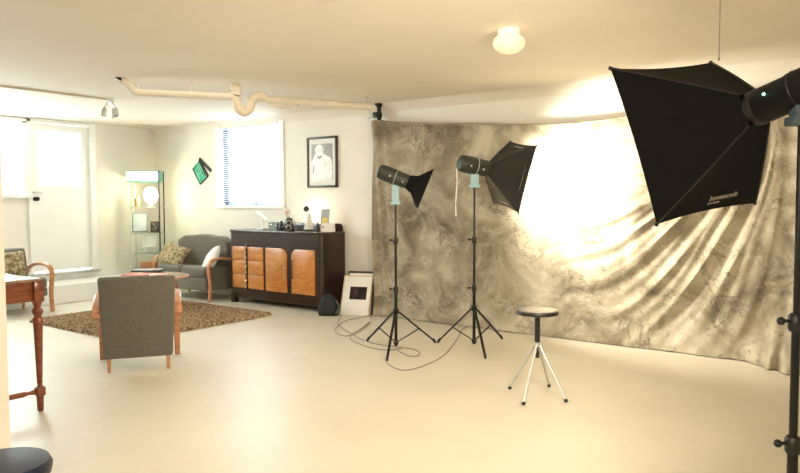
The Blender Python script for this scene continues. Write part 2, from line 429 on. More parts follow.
# ------------------------------------------------------------------ ceiling fittings
# surface conduit with spotlights
c0, c1 = at_z(-30, 86, CEIL), at_z(106, 98.5, CEIL)
c0.x = c1.x
single(MB().bx(c1.x-.022, c1.x+.022, c1.y-3.2, c1.y+.05, CEIL-.022, CEIL, .006), 'cable_conduit', M['pipe'], (c1.x, c1.y, CEIL-.022),
       'thin cream cable conduit running along the ceiling to the spotlights', 'conduit')
sp = V((c1.x, c1.y+.05, CEIL))
t = thing('ceiling_spotlight', sp, 'small white and chrome spotlight cluster under ceiling near the door', 'spotlight')
MB().lathe(sp, [(.06, 0), (.06, -.02), (.05, -.03)]).build('ceiling_plate', M['white'], t)
for k, (dx, dy) in enumerate(((-.045, -.05), (.0, .07), (.075, -.03))):
    a = sp+V((dx*.4, dy*.4, -.03)); b = sp+CR*dx*1.0+CF*dy+V((0, 0, -.10)); e = b+V((dx*.2, dy*.2, -.11))
    h = MB().lathe(b, [(.012, 0), (.024, .02), (.03, .07), (.032, .10)], axis=(e-b)).build('lamp_head', M['chrome'], t)
    MB().tube([a, a.lerp(b, .5)+V((0, 0, -.01)), b], .008).build('arm', M['chrome'], t)
    MB().lathe(b+(e-b).normalized()*.095, [(.028, 0), (.026, .006), (.016, .010)], axis=(e-b)).build('bulb', M['blackmetal'], h)

# plumbing pipe with trap
PZ = 2.45
p0, p1, p2, p3 = at_z(135, 92.5, PZ), at_z(235, 97, PZ), at_z(253, 98, PZ), at_z(371, 107, PZ)
p3 = V((p3.x, p3.y, PZ)); e0 = at_z(128, 83.5, 2.53); e1 = at_z(121, 79.5, 2.56)
t = thing('drain_pipe', (p2.x, p2.y, PZ-.1), 'cream painted drain pipe with U shaped trap hung under the ceiling', 'pipe')
MB().tube([e1, e0, p0-(p0-e0)*.1, p0+(p1-p0)*.03, p1], .033, 14).build('long_pipe', M['pipe'], t)
MB().tube([e1+(e1-e0)*.7, e1+(e1-e0)*.0], .013, 12).build('pipe_end', M['blackmetal'], t)
MB().tube([p2, p2.lerp(p3, .25)+V((0, 0, .0)), p3], .037, 14).build('branch_pipe', M['pipe'], t)
dr = (p2-p1).normalized(); q0 = p1+V((0, 0, .06))
up1 = at_z(236, 82, CEIL-.01)
tr = [p1+V((0, 0, .10))+dr*.02, p1+dr*.01+V((0, 0, .0)), p1+dr*.03+V((0, 0, -.10)), p1+dr*.09+V((0, 0, -.15)), p2-dr*.04+V((0, 0, -.11)), p2-dr*.015+V((0, 0, -.04)), p2+dr*.05+V((0, 0, .02)), p2+dr*.14+V((0, 0, .005))]
MB().tube(tr, .048, 14, smooth=6).build('trap', M['trap'], t)
mb = MB(); mb.cyl(p1+V((0, 0, CEIL-PZ)), p1+V((0, 0, .08)), .05).build('riser', M['trap'], t)
mb = MB(); n2 = p2.lerp(p3, .12)-UP*.05
mb.tube([n2, p2.lerp(p3, .25)-UP*.075, p2.lerp(p3, .36)-UP*.05], .018, 10)
mb.build('side_pipe', M['pipe'], t)
for f in (.45, .97):
    pp = p1.lerp(p0, f); MB().cyl(pp+(p0-p1).normalized()*.015, pp-(p0-p1).normalized()*.015, .039).cyl(pp, (pp.x, pp.y, CEIL), .005, n=8).build('bracket', M['pipe'], t)
for f in (.55, .96):
    pp = p2.lerp(p3, f); MB().cyl(pp+dr*.02, pp-dr*.02, .043).cyl(pp, (pp.x, pp.y, CEIL), .005, n=8).build('bracket', M['pipe'], t)

# dome light
dm = at_z(509, 29, CEIL)
t = thing('ceiling_dome_light', dm, 'round white glass dome light on the cream ceiling', 'ceiling light')
MB().lathe(dm, [(.075, 0), (.075, -.025), (.065, -.04)]).build('base', M['white'], t)
MB().lathe(dm+V((0, 0, -.035)), [(.062, 0), (.10, -.03), (.112, -.06), (.10, -.095), (.065, -.122), (.02, -.135), (.001, -.136)], n=32).build('glass_shade', emis('warm_opal_glass', (1, .86, .62), .12), t)
# pull cord hanging near the camera
pc = at_d(719, 58, 3.1); pt = V((pc.x, pc.y, CEIL))
single(MB().cyl(pc, pt, .0022, n=6).lathe(pc-V((0, 0, .012)), [(.002, 0), (.005, .006), (.002, .016)], n=8), 'pull_cord', M['cable'], pc,
       'thin pull cord hanging from the ceiling above the big softbox', 'cord')
hk = at_z(325, -5, CEIL)
single(MB().lathe(hk, [(.10, 0), (.10, -.012), (.06, -.03), (.02, -.034)]), 'ceiling_rose', M['pipe'], hk-V((0, 0, .034)),
       'small painted ceiling rose at the top edge of the picture', 'ceiling rose')

# ------------------------------------------------------------------ backdrop
def prof(pts, x):
    if x <= pts[0][0]: return pts[0][1]
    for a, b in zip(pts, pts[1:]):
        if x <= b[0]: return a[1]+(b[1]-a[1])*(x-a[0])/(b[0]-a[0])
    return pts[-1][1]
def smooth(e0, e1, x):
    t = max(0, min(1, (x-e0)/(e1-e0))); return t*t*(3-2*t)
top = [(-5.3, 2.37), (-4.9, 2.315), (-4.3, 2.26), (-3.8, 2.225), (-3.3, 2.18), (-2.9, 2.155), (-2.4, 2.165), (-2.0, 2.20), (-1.2, 2.27), (-.2, 2.33), (.4, 2.35)]
NX, NZ = 420, 170
BX0, BX1 = -5.27, .35
mb = MB(); bm = mb.bm; uvl = bm.loops.layers.uv.new('UVMap')
grid = []
AX, AZ = -.93, 2.38       # gather point of the swags
for j in range(NZ+1):
    row = []
    v = j/NZ
    for i in range(NX+1):
        u = i/NX; x = BX0+(BX1-BX0)*u
        zt = prof(top, x); z = zt*(1-v)
        drop = 0.
        n1 = noise.noise(V((x*1.1, z*.8, 3.))); n2_ = noise.noise(V((x*3., z*2.2, 8.)))
        y = 6.56+.035*n1+.012*n2_
        # soft vertical hang on the left edge
        wl = 1-smooth(-5.25, -4.75, x)
        y += .03*wl*sin(x*46+z*2.2)*(.5+.5*v)-.05*wl*(1-v)
        # small gathers just under the rail
        wt = 1-smooth(0, .22, v)
        y += .010*wt*sin(x*17+2*n2_)
        # swagged folds falling from the upper right to the lower left
        dx, dz = AX-x, AZ-z
        r = sqrt(dx*dx+dz*dz)+1e-6
        ang = math.atan2(dz, dx)                       # 0 = to the left, pi/2 = down
        bend = ang+.15*(r-1.2)+.03*n1
        wr = smooth(.25, .8, r)*(1-smooth(1.9, 2.9, r))*smooth(.62, .95, bend)*(1-smooth(1.25, 1.7, ang))
        ph = bend*48+2.6*noise.noise(V((bend*3.5, r*.7, 1.)))
        f = 1-2*abs(sin(ph*.5))**.8; f = f*.65+.35*sin(ph*.53+1)
        y -= wr*.034*f*(1-.45*smooth(1.5, 2.6, r))
        y -= wr*.008*sin(bend*93+n1*5)
        # right hand part hangs in loose verticals and comes forward
        wx = smooth(-1.05, -.2, x)
        y += wx*(.05*sin(x*36+n1*2.5+z*.6)-.06*v)
        # floor end: foot of the cloth kicks out and crumples
        k = smooth(.90, 1., v)
        y -= k*(.05+.02*noise.noise(V((x*4, 2, 2))))
        y -= smooth(-1.15, -.8, x)*smooth(.86, 1., v)*(.26+.05*sin(x*40+n2_*4))
        if v > .985: z = .006+.012*abs(noise.noise(V((x*6, 9, 1))))
        z = max(z, .006)
        row.append(bm.verts.new((x, y, z)))
    grid.append(row)
for j in range(NZ):
    for i in range(NX):
        fc = bm.faces.new((grid[j][i], grid[j][i+1], grid[j+1][i+1], grid[j+1][i]))
        for lp, (a, b) in zip(fc.loops, ((i, j), (i+1, j), (i+1, j+1), (i, j+1))):
            lp[uvl].uv = (a/NX*5.6, b/NZ*2.3)
t = thing('backdrop', (-2.4, 6.5, 0), 'large mottled grey and cream muslin studio backdrop draped along the back wall', 'backdrop')
mb.build('muslin_cloth', M['muslin'], t, fix=False)
hem = MB().tube([V((x, 6.575, prof(top, x)+.004)) for x in [BX0+i*(BX1-BX0)/60 for i in range(61)]], .014, 10).build('hanging_rail', M['muslin'], t)
pl = V((-5.21, 6.52, 0)); pl.x = at_y(378, 100, 6.6).x; pl.y = 6.62
t = thing('backdrop_pole', pl, 'black upright pole braced to the ceiling at the left end of the backdrop', 'pole')
MB().cyl(pl+UP*.02, pl+UP*(CEIL-.05), .026).build('pole', M['blackmetal'], t)
MB().lathe(pl+UP*(CEIL-.055), [(.026, 0), (.032, .02), (.058, .048), (.058, .055)]).build('ceiling_pad', M['black'], t)
MB().lathe(pl, [(.055, 0), (.055, .01), (.03, .03)]).build('foot_pad', M['black'], t)
cz = 2.44
MB().box(pl+V((-.02, -.01, cz)), (.10, .075, .07), bev=.01).build('clamp', M['black'], t)
MB().tube([pl+V((-.06, -.03, cz)), pl+V((-.12, -.03, cz+.01)), pl+V((-.15, -.03, cz+.09))], .009).tube([pl+V((-.06, -.04, cz-.01)), pl+V((-.13, -.04, cz-.03))], .012).build('clamp_lever', M['chrome'], t)

# ------------------------------------------------------------------ strobes and stands
def rot_basis(n, s, u):
    return Matrix(((s.x, u.x, n.x), (s.y, u.y, n.y), (s.z, u.z, n.z)))
def stand(base, height, feet, collar, spread_z, label, r=.013, thick=1., zs=(.57, 1.03)):
    t = thing('light_stand', base, label, 'light stand', group=None)
    z2, z3 = zs
    MB().cyl(base+UP*.03, base+UP*z2, r*1.25).build('lower_pole', M['blackmetal'], t)
    MB().cyl(base+UP*(z2-.02), base+UP*z3, r).build('middle_pole', M['blackmetal'], t)
    up = MB().cyl(base+UP*(z3-.02), base+UP*height, r*.8).build('upper_pole', M['blackmetal'], t)
    for z in (z2, z3):
        c = MB().lathe(base+UP*(z-.035), [(r*1.5, 0), (r*1.9, .01), (r*1.9, .05), (r*1.4, .06)]).build('collar', M['black'], t)
        MB().cyl(base+UP*z, base+UP*z-CR*.045+CF*.0, .006).ball(base+UP*z-CR*.05, .014, (1, 1, 1), 2).build('locking_knob', M['black'], c)
    MB().lathe(base+UP*(collar-.03), [(r*1.7, 0), (r*2.3, .012), (r*2.3, .05), (r*1.6, .06)]).build('tripod_hub', M['black'], t)
    MB().lathe(base+UP*.04, [(r*1.3, 0), (r*1.9, .01), (r*1.9, .035), (r*1.3, .04)]).build('brace_hub', M['black'], t)
    for f in feet:
        f = V(f); a = base+UP*collar+(f-base).normalized()*.02
        d = (f-a)
        lg = MB().sweep([a, f+UP*.012], [(-.011*thick, -.006), (.011*thick, -.006), (.011*thick, .006), (-.011*thick, .006)]).build('leg', M['blackmetal'], t)
        MB().cyl(f+UP*.02-d.normalized()*.03, f+UP*.004+d.normalized()*.004, .012).build('rubber_foot', M['black'], lg)
        m = a.lerp(f, .55)
        MB().sweep([base+UP*.06, m], [(-.007*thick, -.003), (.007*thick, -.003), (.007*thick, .003), (-.007*thick, .003)]).build('brace', M['blackmetal'], t)
    return t
def strobe(back, front, r, label, bracket, pole_top, casing, cable=False):
    """monolight lying from back to front, standing on the pole by its bracket"""
    back, front = V(back), V(front); ax = (front-back); L = ax.length; ax.normalize()
    t = thing('studio_strobe', pole_top, label, 'strobe light')
    MB().lathe(back, [(r*.55, 0), (r*.86, .012), (r*.98, .04), (r, .07), (r, L*.62), (r*.94, L*.66), (r*.94, L-.02), (r*.86, L)], axis=ax, n=28).build('casing', casing, t)
    side = ax.cross(UP).normalized(); upv = side.cross(ax)
    MB().lathe(back+ax*L*.58, [(r*1.01, 0), (r*1.03, .003), (r*1.01, .006)], axis=ax, n=28).build('band', M['chrome'] if not cable else M['black'], t)
    MB().ball(back+ax*L*.40-CF*r*1.0-UP*.01, .011, (1, 1, 1), 2).build('tightening_screw', M['chrome'], t)
    MB().ball(back+ax*L*.82-CF*r*.98-UP*.02, .011, (1, 1, 1), 2).build('tightening_screw', M['chrome'], t)
    c = back+ax*L*.45; c = V((pole_top.x, pole_top.y, (back+ax*(pole_top-back).dot(ax)).z))
    rm = Matrix((CR, CF, UP)).transposed()
    MB().box(pole_top+UP*((c.z-r*.5-pole_top.z)/2), (r*.95, r*.75, (c.z-r*.5-pole_top.z)), rm, .006).box(pole_top+UP*.01, (r*1.25, r*1.0, .03), rm, .006).build('mounting_bracket', bracket, t)
    return t, ax
def softbox(apex, az, el, ro, w, h, L, label, mats, neck, power, color, soft=True):
    n = V((cos(el)*cos(az), cos(el)*sin(az), sin(el))); s0 = V((-sin(az), cos(az), 0)); u0 = n.cross(s0)
    s = s0*cos(ro)+u0*sin(ro); u = -s0*sin(ro)+u0*cos(ro)
    apex = V(apex); c = apex+n*L
    t = thing('softbox', apex, label, 'softbox')
    R = [c+s*w/2+u*h/2, c-s*w/2+u*h/2, c-s*w/2-u*h/2, c+s*w/2-u*h/2]
    A = [apex+(s*a+u*b)*neck for a, b in ((1, 1), (-1, 1), (-1, -1), (1, -1))]
    rings = []
    K = 10
    mb = MB()
    names = ['top', 'right', 'bottom', 'left']
    for k in range(4):
        a0, a1, r0, r1 = A[k], A[(k+1) % 4], R[k], R[(k+1) % 4]
        mid_out = ((a0+a1)/2-apex); mid_out = ((r0+r1)/2-c).normalized()
        g = []
        for i in range(K+1):
            f = i/K
            # the rods bow slightly outward, the cloth sags inward between rods
            e0 = a0.lerp(r0, f)+(r0-c).normalized()*.006*sin(pi*f)*(L/.3); e1 = a1.lerp(r1, f)+(r1-c).normalized()*.006*sin(pi*f)*(L/.3)
            row = []
            for j in range(K+1):
                q = j/K; p = e0.lerp(e1, q)-mid_out*.035*w*4*q*(1-q)*sin(pi*min(1, f*.85))
                if i == K: p = e0.lerp(e1, q)-mid_out*.022*w*4*q*(1-q)
                row.append(mb.bm.verts.new(p))
            g.append(row)
        for i in range(K):
            for j in range(K): mb.bm.faces.new((g[i][j], g[i][j+1], g[i+1][j+1], g[i+1][j]))
        if mats[k] is not None:
            bmesh.ops.remove_doubles(mb.bm, verts=mb.bm.verts[:], dist=.0005)
            mb.build('fabric_panel', mats[k], t); mb = MB()
    mb = MB()
    for k in range(4):
        mb.tube([A[k].lerp(R[k], i/8)+(R[k]-c).normalized()*(.006*sin(pi*i/8)*(L/.3)+.002) for i in range(9)], .004, 6)
        mb.ball(R[k], .009, (1, 1, 1), 1)
    mb.build('seam_piping', M['black'], t)
    MB().lathe(apex-n*.03, [(neck*1.12, 0), (neck*1.15, .01), (neck*1.1, .035)], axis=n).build('speed_ring', M['black'], t)
    if soft:
        dif = MB(); dc = c-n*.035
        rr = [dc+(p-c)*.86 for p in R]
        G = [[dif.bm.verts.new(rr[0].lerp(rr[1], i/8).lerp(rr[3].lerp(rr[2], i/8), j/8)) for i in range(9)] for j in range(9)]
        for j in range(8):
            for i in range(8): dif.bm.faces.new((G[j][i], G[j][i+1], G[j+1][i+1], G[j+1][i]))
        dif.build('diffuser', M['diffuser'], t)
    ld = bpy.data.lights.new('modelling_lamp', 'AREA'); ld.shape = 'RECTANGLE'; ld.size = w*.8; ld.size_y = h*.8; ld.energy = power; ld.color = color; ld.spread = radians(128)
    lo = bpy.data.objects.new('modelling_lamp', ld); COL.objects.link(lo); lo.parent = t
    mw = rot_basis(-n, s.cross(-n)*-1, u) if False else None
    z = -n; x = s; y = z.cross(x)
    m3 = Matrix(((x.x, y.x, z.x), (x.y, y.y, z.y), (x.z, y.z, z.z))).to_4x4()
    lo.matrix_local = Matrix.Translation(c-apex-n*.025) @ m3
    return t, n, s, u, c, R
M['casing'] = mat('black_strobe_casing', (.004, .004, .004), .5, var=.1, spec=.2)
M['diffuser'] = mat('white_diffuser_fabric', (.85, .82, .75), .9, var=.02)

WARM = (1, .91, .77)
# --- stand with small square-flared reflector (left one)
b1 = (at_z(367.5, 341)+at_z(386.5, 361)+at_z(435, 342.7))/3; b1.z = 0
b1 = at_z(396, 349)
zc = EYE-(312-201)/FPX*6.55
dep1 = -b1.x*sin(YAW)+b1.y*cos(YAW)
zt = (at_d(392, 204, dep1)).z
feet1 = [at_z(367.5, 341), at_z(387, 361), at_z(435, 342.7)]
stand(b1, zt, feet1, .36, 0, 'black tripod light stand, the left one of the pair before the backdrop', .012)
bk, ft = at_d(378, 170.5, dep1), at_d(408, 182, dep1-.02)
pt1 = V((b1.x, b1.y, zt))
st, ax = strobe(bk, ft, .072, 'dark studio strobe with flared black reflector on the left tripod stand', M['bracket'], pt1, M['strobe'])
# flared reflector: dish then square flare
ax2 = (CR*.925+CF*.03-UP*.38).normalized()
o = ft
MB().lathe(o-ax2*.02, [(.055, 0), (.065, .02), (.08, .06), (.09, .09), (.086, .09), (.07, .06), (.05, .02)], axis=ax2, n=28).build('reflector_dish', M['blackcloth'], st)
s_ = ax2.cross(UP).normalized(); u_ = s_.cross(ax2)
mb = MB(); c1_, c2_ = o+ax2*.06, o+ax2*.165
sa, sb = .08, .19
Q1 = [c1_+s_*a*sa+u_*b*sa for a, b in ((1, 1), (-1, 1), (-1, -1), (1, -1))]; Q2 = [c2_+s_*a*sb+u_*b*sb for a, b in ((1, 1), (-1, 1), (-1, -1), (1, -1))]
for k in range(4):
    leaf = MB(); a, b, c, d = Q1[k], Q1[(k+1) % 4], Q2[(k+1) % 4], Q2[k]
    nn = (b-a).cross(d-a).normalized()*.003
    leaf.face([a, b, c, d]).face([a+nn, b+nn, c+nn, d+nn]).face([a, a+nn, d+nn, d]).face([b, b+nn, c+nn, c]).face([c, c+nn, d+nn, d]).face([a, a+nn, b+nn, b])
    leaf.build('barn_door', M['blackcloth'], st, smooth=False)

# --- middle stand with square softbox
SM = 1.066
O = V((0, 0, EYE))
def scl(p, k): return O+(V(p)-O)*k
apx = scl((-3.054, 5.425, 1.68), SM)
b2 = at_z(474, 346.5)
# put the stand on the softbox axis
n2v = V((cos(-.212)*cos(.9), cos(-.212)*sin(.9), sin(-.212)))
dep2 = -b2.x*sin(YAW)+b2.y*cos(YAW)
feet2 = [at_z(438, 342.7), at_z(501.8, 339), at_z(485.4, 358.6)]
b2 = (feet2[0]+feet2[1]+feet2[2])/3
b2 = at_z(474, 347)
shift = (b2-(apx-n2v*.15)); shift.z = 0
zt2 = at_d(472, 187, -b2.x*sin(YAW)+b2.y*cos(YAW)).z
stand(b2, zt2, feet2, .375, 0, 'black tripod light stand, the right one of the pair before the backdrop', .012)
dirn = n2v.copy(); dirn.z = .0
ax_h = (apx-n2v*.13); 
pt2 = V((b2.x, b2.y, zt2))
# body line from behind the pole to the softbox neck
d_b2 = -b2.x*sin(YAW)+b2.y*cos(YAW)
st2, ax = strobe(at_d(458.5, 162.5, d_b2-.05), at_d(488, 169, d_b2+.03), .082, 'dark studio strobe holding the softbox on the right tripod stand', M['bracket'], pt2, M['strobe'])
apx2 = at_d(488, 169.5, d_b2+.04)
kk = SM
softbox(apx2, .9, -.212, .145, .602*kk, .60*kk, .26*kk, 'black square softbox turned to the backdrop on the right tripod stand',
        [M['browncloth'], M['browncloth'], M['litcloth'], M['browncloth']], .05, 68, WARM)
# sync cord hanging from the strobe
ca, cb = at_d(456.5, 168, d_b2-.06), at_d(456, 216, d_b2-.06)
single(MB().tube([ca, ca.lerp(cb, .3)+CR*.006, ca.lerp(cb, .7)-CR*.004, cb], .0055, 8, smooth=4), 'sync_cord', M['whitecable'], cb,
       'short white sync cord dangling from the strobe with the softbox', 'cord')

# --- key softbox in the foreground
KA = V((-.445, 2.658, 1.713)); kaz, kel, kro = 2.684, -.264, -.134
tK, nK, sK, uK, cK, RK = softbox(KA, kaz, kel, kro, .57, .60, .298, 'large black square softbox in the right foreground',
        [M['blackcloth']]*4, .055, 34, (1, .86, .68))
kb = KA-nK*.055; ke = KA-nK*.40
pk = KA-nK*.175
poleK = V((pk.x, pk.y, 0)); ztK = pk.z-.115
stK, _ = strobe(ke, KA-nK*.0, .066, 'black studio strobe behind the large foreground softbox', M['bracketdark'], V((poleK.x, poleK.y, ztK)), M['casing'], cable=True)
rb = KA-nK*.085; dcam = V((0, 0, EYE))-rb; dcam = (dcam-nK*dcam.dot(nK)).normalized(); dcam = (dcam*.86+nK.cross(dcam)*(.5 if nK.cross(dcam).z > 0 else -.5)).normalized()
MB().ball(rb+dcam*.066, .005, (1, 1, 1), 2).build('ready_light', emis('green_ready_light', (.3, 1, .55), 4), stK)
MB().box(ke+UP*.078, (.14, .02, .018), Matrix((CR, CF, UP)).transposed(), .004).build('handle', M['black'], stK)
feetK = [poleK+V((cos(a), sin(a), 0))*.52 for a in (radians(200), radians(320), radians(80))]
stand(poleK, ztK, feetK, .32, 0, 'black light stand carrying the large softbox at the right edge', .0135, 1.2, (.59, 1.0))
# logo lettering on the lower panel, close to its outer edge
def text_mesh(body, size, name, m, parent, origin, xdir, zdir, shear=.3, ext=.0006):
    cu = bpy.data.curves.new(name, 'FONT'); cu.body = body; cu.size = size; cu.shear = shear; cu.extrude = ext; cu.offset = 0
    tmp = bpy.data.objects.new('tmp', cu); COL.objects.link(tmp)
    bpy.context.view_layer.update()
    me = bpy.data.meshes.new_from_object(tmp.evaluated_get(bpy.context.evaluated_depsgraph_get()))
    bpy.data.objects.remove(tmp)
    x = V(xdir).normalized(); n = V(zdir).normalized(); y = n.cross(x).normalized()
    m4 = Matrix(((x.x, y.x, n.x), (x.y, y.y, n.y), (x.z, y.z, n.z))).to_4x4(); m4.translation = V(origin)
    me.transform(m4); 
    if parent.name in INV: me.transform(INV[parent.name])
    o = bpy.data.objects.new(name, me); me.materials.clear(); me.materials.append(m); COL.objects.link(o); o.parent = parent
    return o
# bottom panel R[2],R[3] and apex
a2, a3 = RK[2], RK[3]
pn = (a3-a2).cross(KA-a2).normalized()
mid = (a2+a3)/2
if pn.dot(mid-cK) < 0: pn = -pn
if pn.dot(V((0, 0, EYE))-mid) < 0: print('NOTE: bottom panel faces away')
xd = (a2-a3).normalized()
lo = a3.lerp(a2, .43).lerp(KA, .14)+pn*.002
M['logo'] = mat('silver_lettering', (.42, .37, .31), .5, var=.02)
text_mesh('bowenscode', .032, 'lettering', M['logo'], tK, lo, xd, pn, .08)
text_mesh('photo lighting', .012, 'small_lettering', M['logo'], tK, lo-pn.cross(xd)*.014, xd, pn)

# ------------------------------------------------------------------ stool with bare metal legs
sc_ = at_z(538.5, 396.5)
sc_ = (at_z(509.8, 389)+at_z(523.5, 405)+at_z(566, 402)+at_z(549, 386.7))/4
dS = -sc_.x*sin(YAW)+sc_.y*cos(YAW)
sc_ = sc_; sz = at_d(538, 309.5, dS).z
t = thing('stool', sc_, 'small round stool with grey seat and four splayed metal legs before the backdrop', 'stool')
MB().lathe(sc_+UP*(sz-.035), [(.13, 0), (.147, .004), (.150, .016), (.146, .026), (.138, .030)], n=40).build('seat_rim', M['black'], t)
MB().lathe(sc_+UP*(sz-.006), [(.138, 0), (.136, .006), (.11, .011), (.05, .013), (.001, .013)], n=40).build('seat', M['seat'], t)
hubz = at_d(537, 344, dS).z
MB().cyl(sc_+UP*(hubz-.01), sc_+UP*(sz-.03), .019).lathe(sc_+UP*(sz-.06), [(.019, 0), (.05, .018), (.055, .03)]).build('post', M['black'], t)
MB().cyl(sc_+UP*(hubz-.085), sc_+UP*(hubz-.02), .007).lathe(sc_+UP*(hubz-.10), [(.008, 0), (.015, .008), (.015, .045), (.009, .05)]).build('screw_end', M['black'], t)
MB().lathe(sc_+UP*(hubz-.02), [(.022, 0), (.028, .008), (.028, .03), (.02, .035)]).build('leg_hub', M['steel'], t)
for p in ((509.8, 389), (523.5, 405), (566, 402), (549, 386.7)):
    f = at_z(*p); dd = (f-sc_).normalized()
    lg = MB().tube([sc_+dd*.018+UP*(hubz+.0), sc_+dd*.045+UP*(hubz-.05), f+UP*.012], .0095, 10).build('leg', M['steel'], t)
    MB().cyl(f+UP*.022-dd*.004, f+UP*.001, .013).build('rubber_tip', M['black'], lg)

# navy round stool in the very corner
ns = at_d(3, 473, 2.15); nsz = .50
nc = at_z(0, 460, nsz); nb = V((nc.x, nc.y, 0))
t = thing('round_stool', nb, 'round navy stool seat in the bottom left corner beside the cream wall end', 'stool')
MB().lathe(nb+UP*(nsz-.07), [(.14, 0), (.16, .01), (.165, .04), (.155, .06), (.12, .07), (.001, .073)], n=48).build('seat', M['navy'], t)
MB().cyl(nb+UP*.03, nb+UP*(nsz-.06), .025).build('post', M['chrome'], t)
MB().lathe(nb, [(.17, 0), (.17, .01), (.03, .035)], n=40).build('base', M['chrome'], t)

# ------------------------------------------------------------------ cables
def cable(name, pts, label, r=.0038, m='cable'):
    P3 = [at_z(*p, .006) for p in pts]
    single(MB().tube(P3, r, 6, smooth=5), name, M[m], P3[0]-UP*.006, label, 'cable')
cable('power_cable', [(374, 314), (362, 317), (345, 321), (335, 330), (345, 336), (360, 331), (370, 322), (363, 327), (350, 337), (362, 345), (385, 350), (402, 348)],
      'looped grey cable lying on the floor behind the left tripod stand')
cable('power_cable', [(341, 316), (338, 324), (352, 334), (372, 343), (398, 347), (416, 350), (419, 355), (409, 356), (397, 350)],
      'grey cable winding from the leaning frames to the feet of the left tripod stand')
cable('power_cable', [(386, 362), (395, 368), (408, 370), (428, 364), (444, 355), (455, 342), (462, 330), (467, 327)],
      'grey cable curving over the floor between the two tripod stands')

# ------------------------------------------------------------------ sideboard
SX0, SX1, SY0, SY1, SH = -7.57, -5.83, 6.23, 6.66, 1.01
t = thing('sideboard', ((SX0+SX1)/2, (SY0+SY1)/2, 0), 'dark wooden sideboard with orange veneer doors and drawers against the back wall', 'sideboard')
W = SX1-SX0
def rr_poly(x0, x1, y0, y1, rads, seg=8):
    out = []
    cs = [(x1, y1, 0, rads[0]), (x0, y1, 90, rads[1]), (x0, y0, 180, rads[2]), (x1, y0, 270, rads[3])]
    for cx, cy, a, r in cs:
        if r <= 0: out.append((cx, cy)); continue
        ox = cx-r if cx == x1 else cx+r; oy = cy-r if cy == y1 else cy+r
        for k in range(seg+1):
            an = radians(a+90*k/seg); out.append((ox+r*cos(an), oy+r*sin(an)))
    return out
mb = MB()
mb.prism(rr_poly(SX0, SX1, SY0, SY1, (0, 0, .05, .06)), (0, 0, .13), (1, 0, 0), (0, 1, 0), (0, 0, 1), SH-.13-.03)
mb.build('carcass', M['darkwood'], t)
MB().prism(rr_poly(SX0-.012, SX1+.012, SY0-.015, SY1, (0, 0, .06, .07)), (0, 0, SH-.035), (1, 0, 0), (0, 1, 0), (0, 0, 1), .035, .012, 3).build('top', wood('sideboard_top_wood', (.02, .010, .006), (.05, .024, .015), .2), t)
MB().prism([(0, 0), (.52, 0), (.52, .06), (.50, .095), (.40, .10), (.06, .10), (.0, .06)] if False else rr_poly(-7.05, SX1-.02, 0, .10, (.05, .05, 0, 0)), (0, SY1-.035, SH-.002), (1, 0, 0), (0, 0, 1), (0, 1, 0), .03, .004).build('back_rail', M['darkwood'], t)
MB().prism(rr_poly(SX0+.03, SX1-.03, SY0+.03, SY1, (0, 0, .03, .03)), (0, 0, .07), (1, 0, 0), (0, 1, 0), (0, 0, 1), .07).build('plinth', M['darkwood'], t)
for x in (SX0+.005, SX1-.085):
    for y in (SY0+.005, SY1-.085):
        MB().bx(x, x+.08, y, y+.08, 0, .14, .012).build('foot', M['darkwood'], t)
PZ0, PZ1 = .215, .785
dx0, dx1, dm_ = SX0+.04*W, SX0+.395*W, SX0+.208*W
YF = SY0-.012
rows = 3; hh = (PZ1-PZ0)/rows
for r in range(rows):
    for (a, b) in ((dx0, dm_-.022), (dm_+.022, dx1)):
        MB().bx(a, b, YF, SY0+.01, PZ0+r*hh+.003, PZ0+(r+1)*hh-.003, .004).build('drawer', M['orange'], t)
MB().bx(dm_-.02, dm_+.02, YF-.004, SY0+.01, PZ0-.02, PZ1+.04, .004).build('drawer_divider', M['darkwood'], t)
M['brass'] = mat('pale_brass', (.62, .52, .36), .3, metal=.6, var=.05)
for r in range(rows):
    z = PZ0+(r+.5)*hh
    mb = MB(); path = []
    for k in range(15):
        f = k/14; path.append(V((dm_+.008*sin(f*pi*4), YF-.018-.006*cos(f*pi*4), z-.075+.15*f)))
    mb.tube(path, .008, 8); mb.ball(path[0]+V((0, .008, 0)), .013, sub=2).ball(path[-1]+V((0, .008, 0)), .013, sub=2)
    mb.build('drawer_handle', M['brass'], t)
d1a, d1b, d2a, d2b = SX0+.422*W, SX0+.650*W, SX0+.700*W, SX0+.935*W
dl = MB().prism(rr_poly(d1a, d1b, PZ0, PZ1, (.10, .015, 0, 0)), (0, YF, 0), (1, 0, 0), (0, 0, 1), (0, 1, 0), .02, .003).build('door', M['orange'], t)
dr_ = MB().prism(rr_poly(d2a, d2b, PZ0, PZ1, (.015, .10, 0, 0)), (0, YF, 0), (1, 0, 0), (0, 0, 1), (0, 1, 0), .02, .003).build('door', M['orange'], t)
for dd_, x in ((dl, d1b-.03), (dr_, d2a+.03)):
    mb = MB(); path = [V((x+.006*sin(k/14*pi*4), YF-.018, .42+.22*k/14)) for k in range(15)]
    mb.tube(path, .006, 8).ball(path[0]+V((0, .008, 0)), .01, sub=2).ball(path[-1]+V((0, .008, 0)), .01, sub=2); mb.build('handle', M['brass'] if x < d1b else M['darkwood'], dd_)

# ---- things on the sideboard
def on(px, y=6.42):            # point on the sideboard top under a picture column
    p = at_y(px, 226, y); return V((p.x, y, SH))
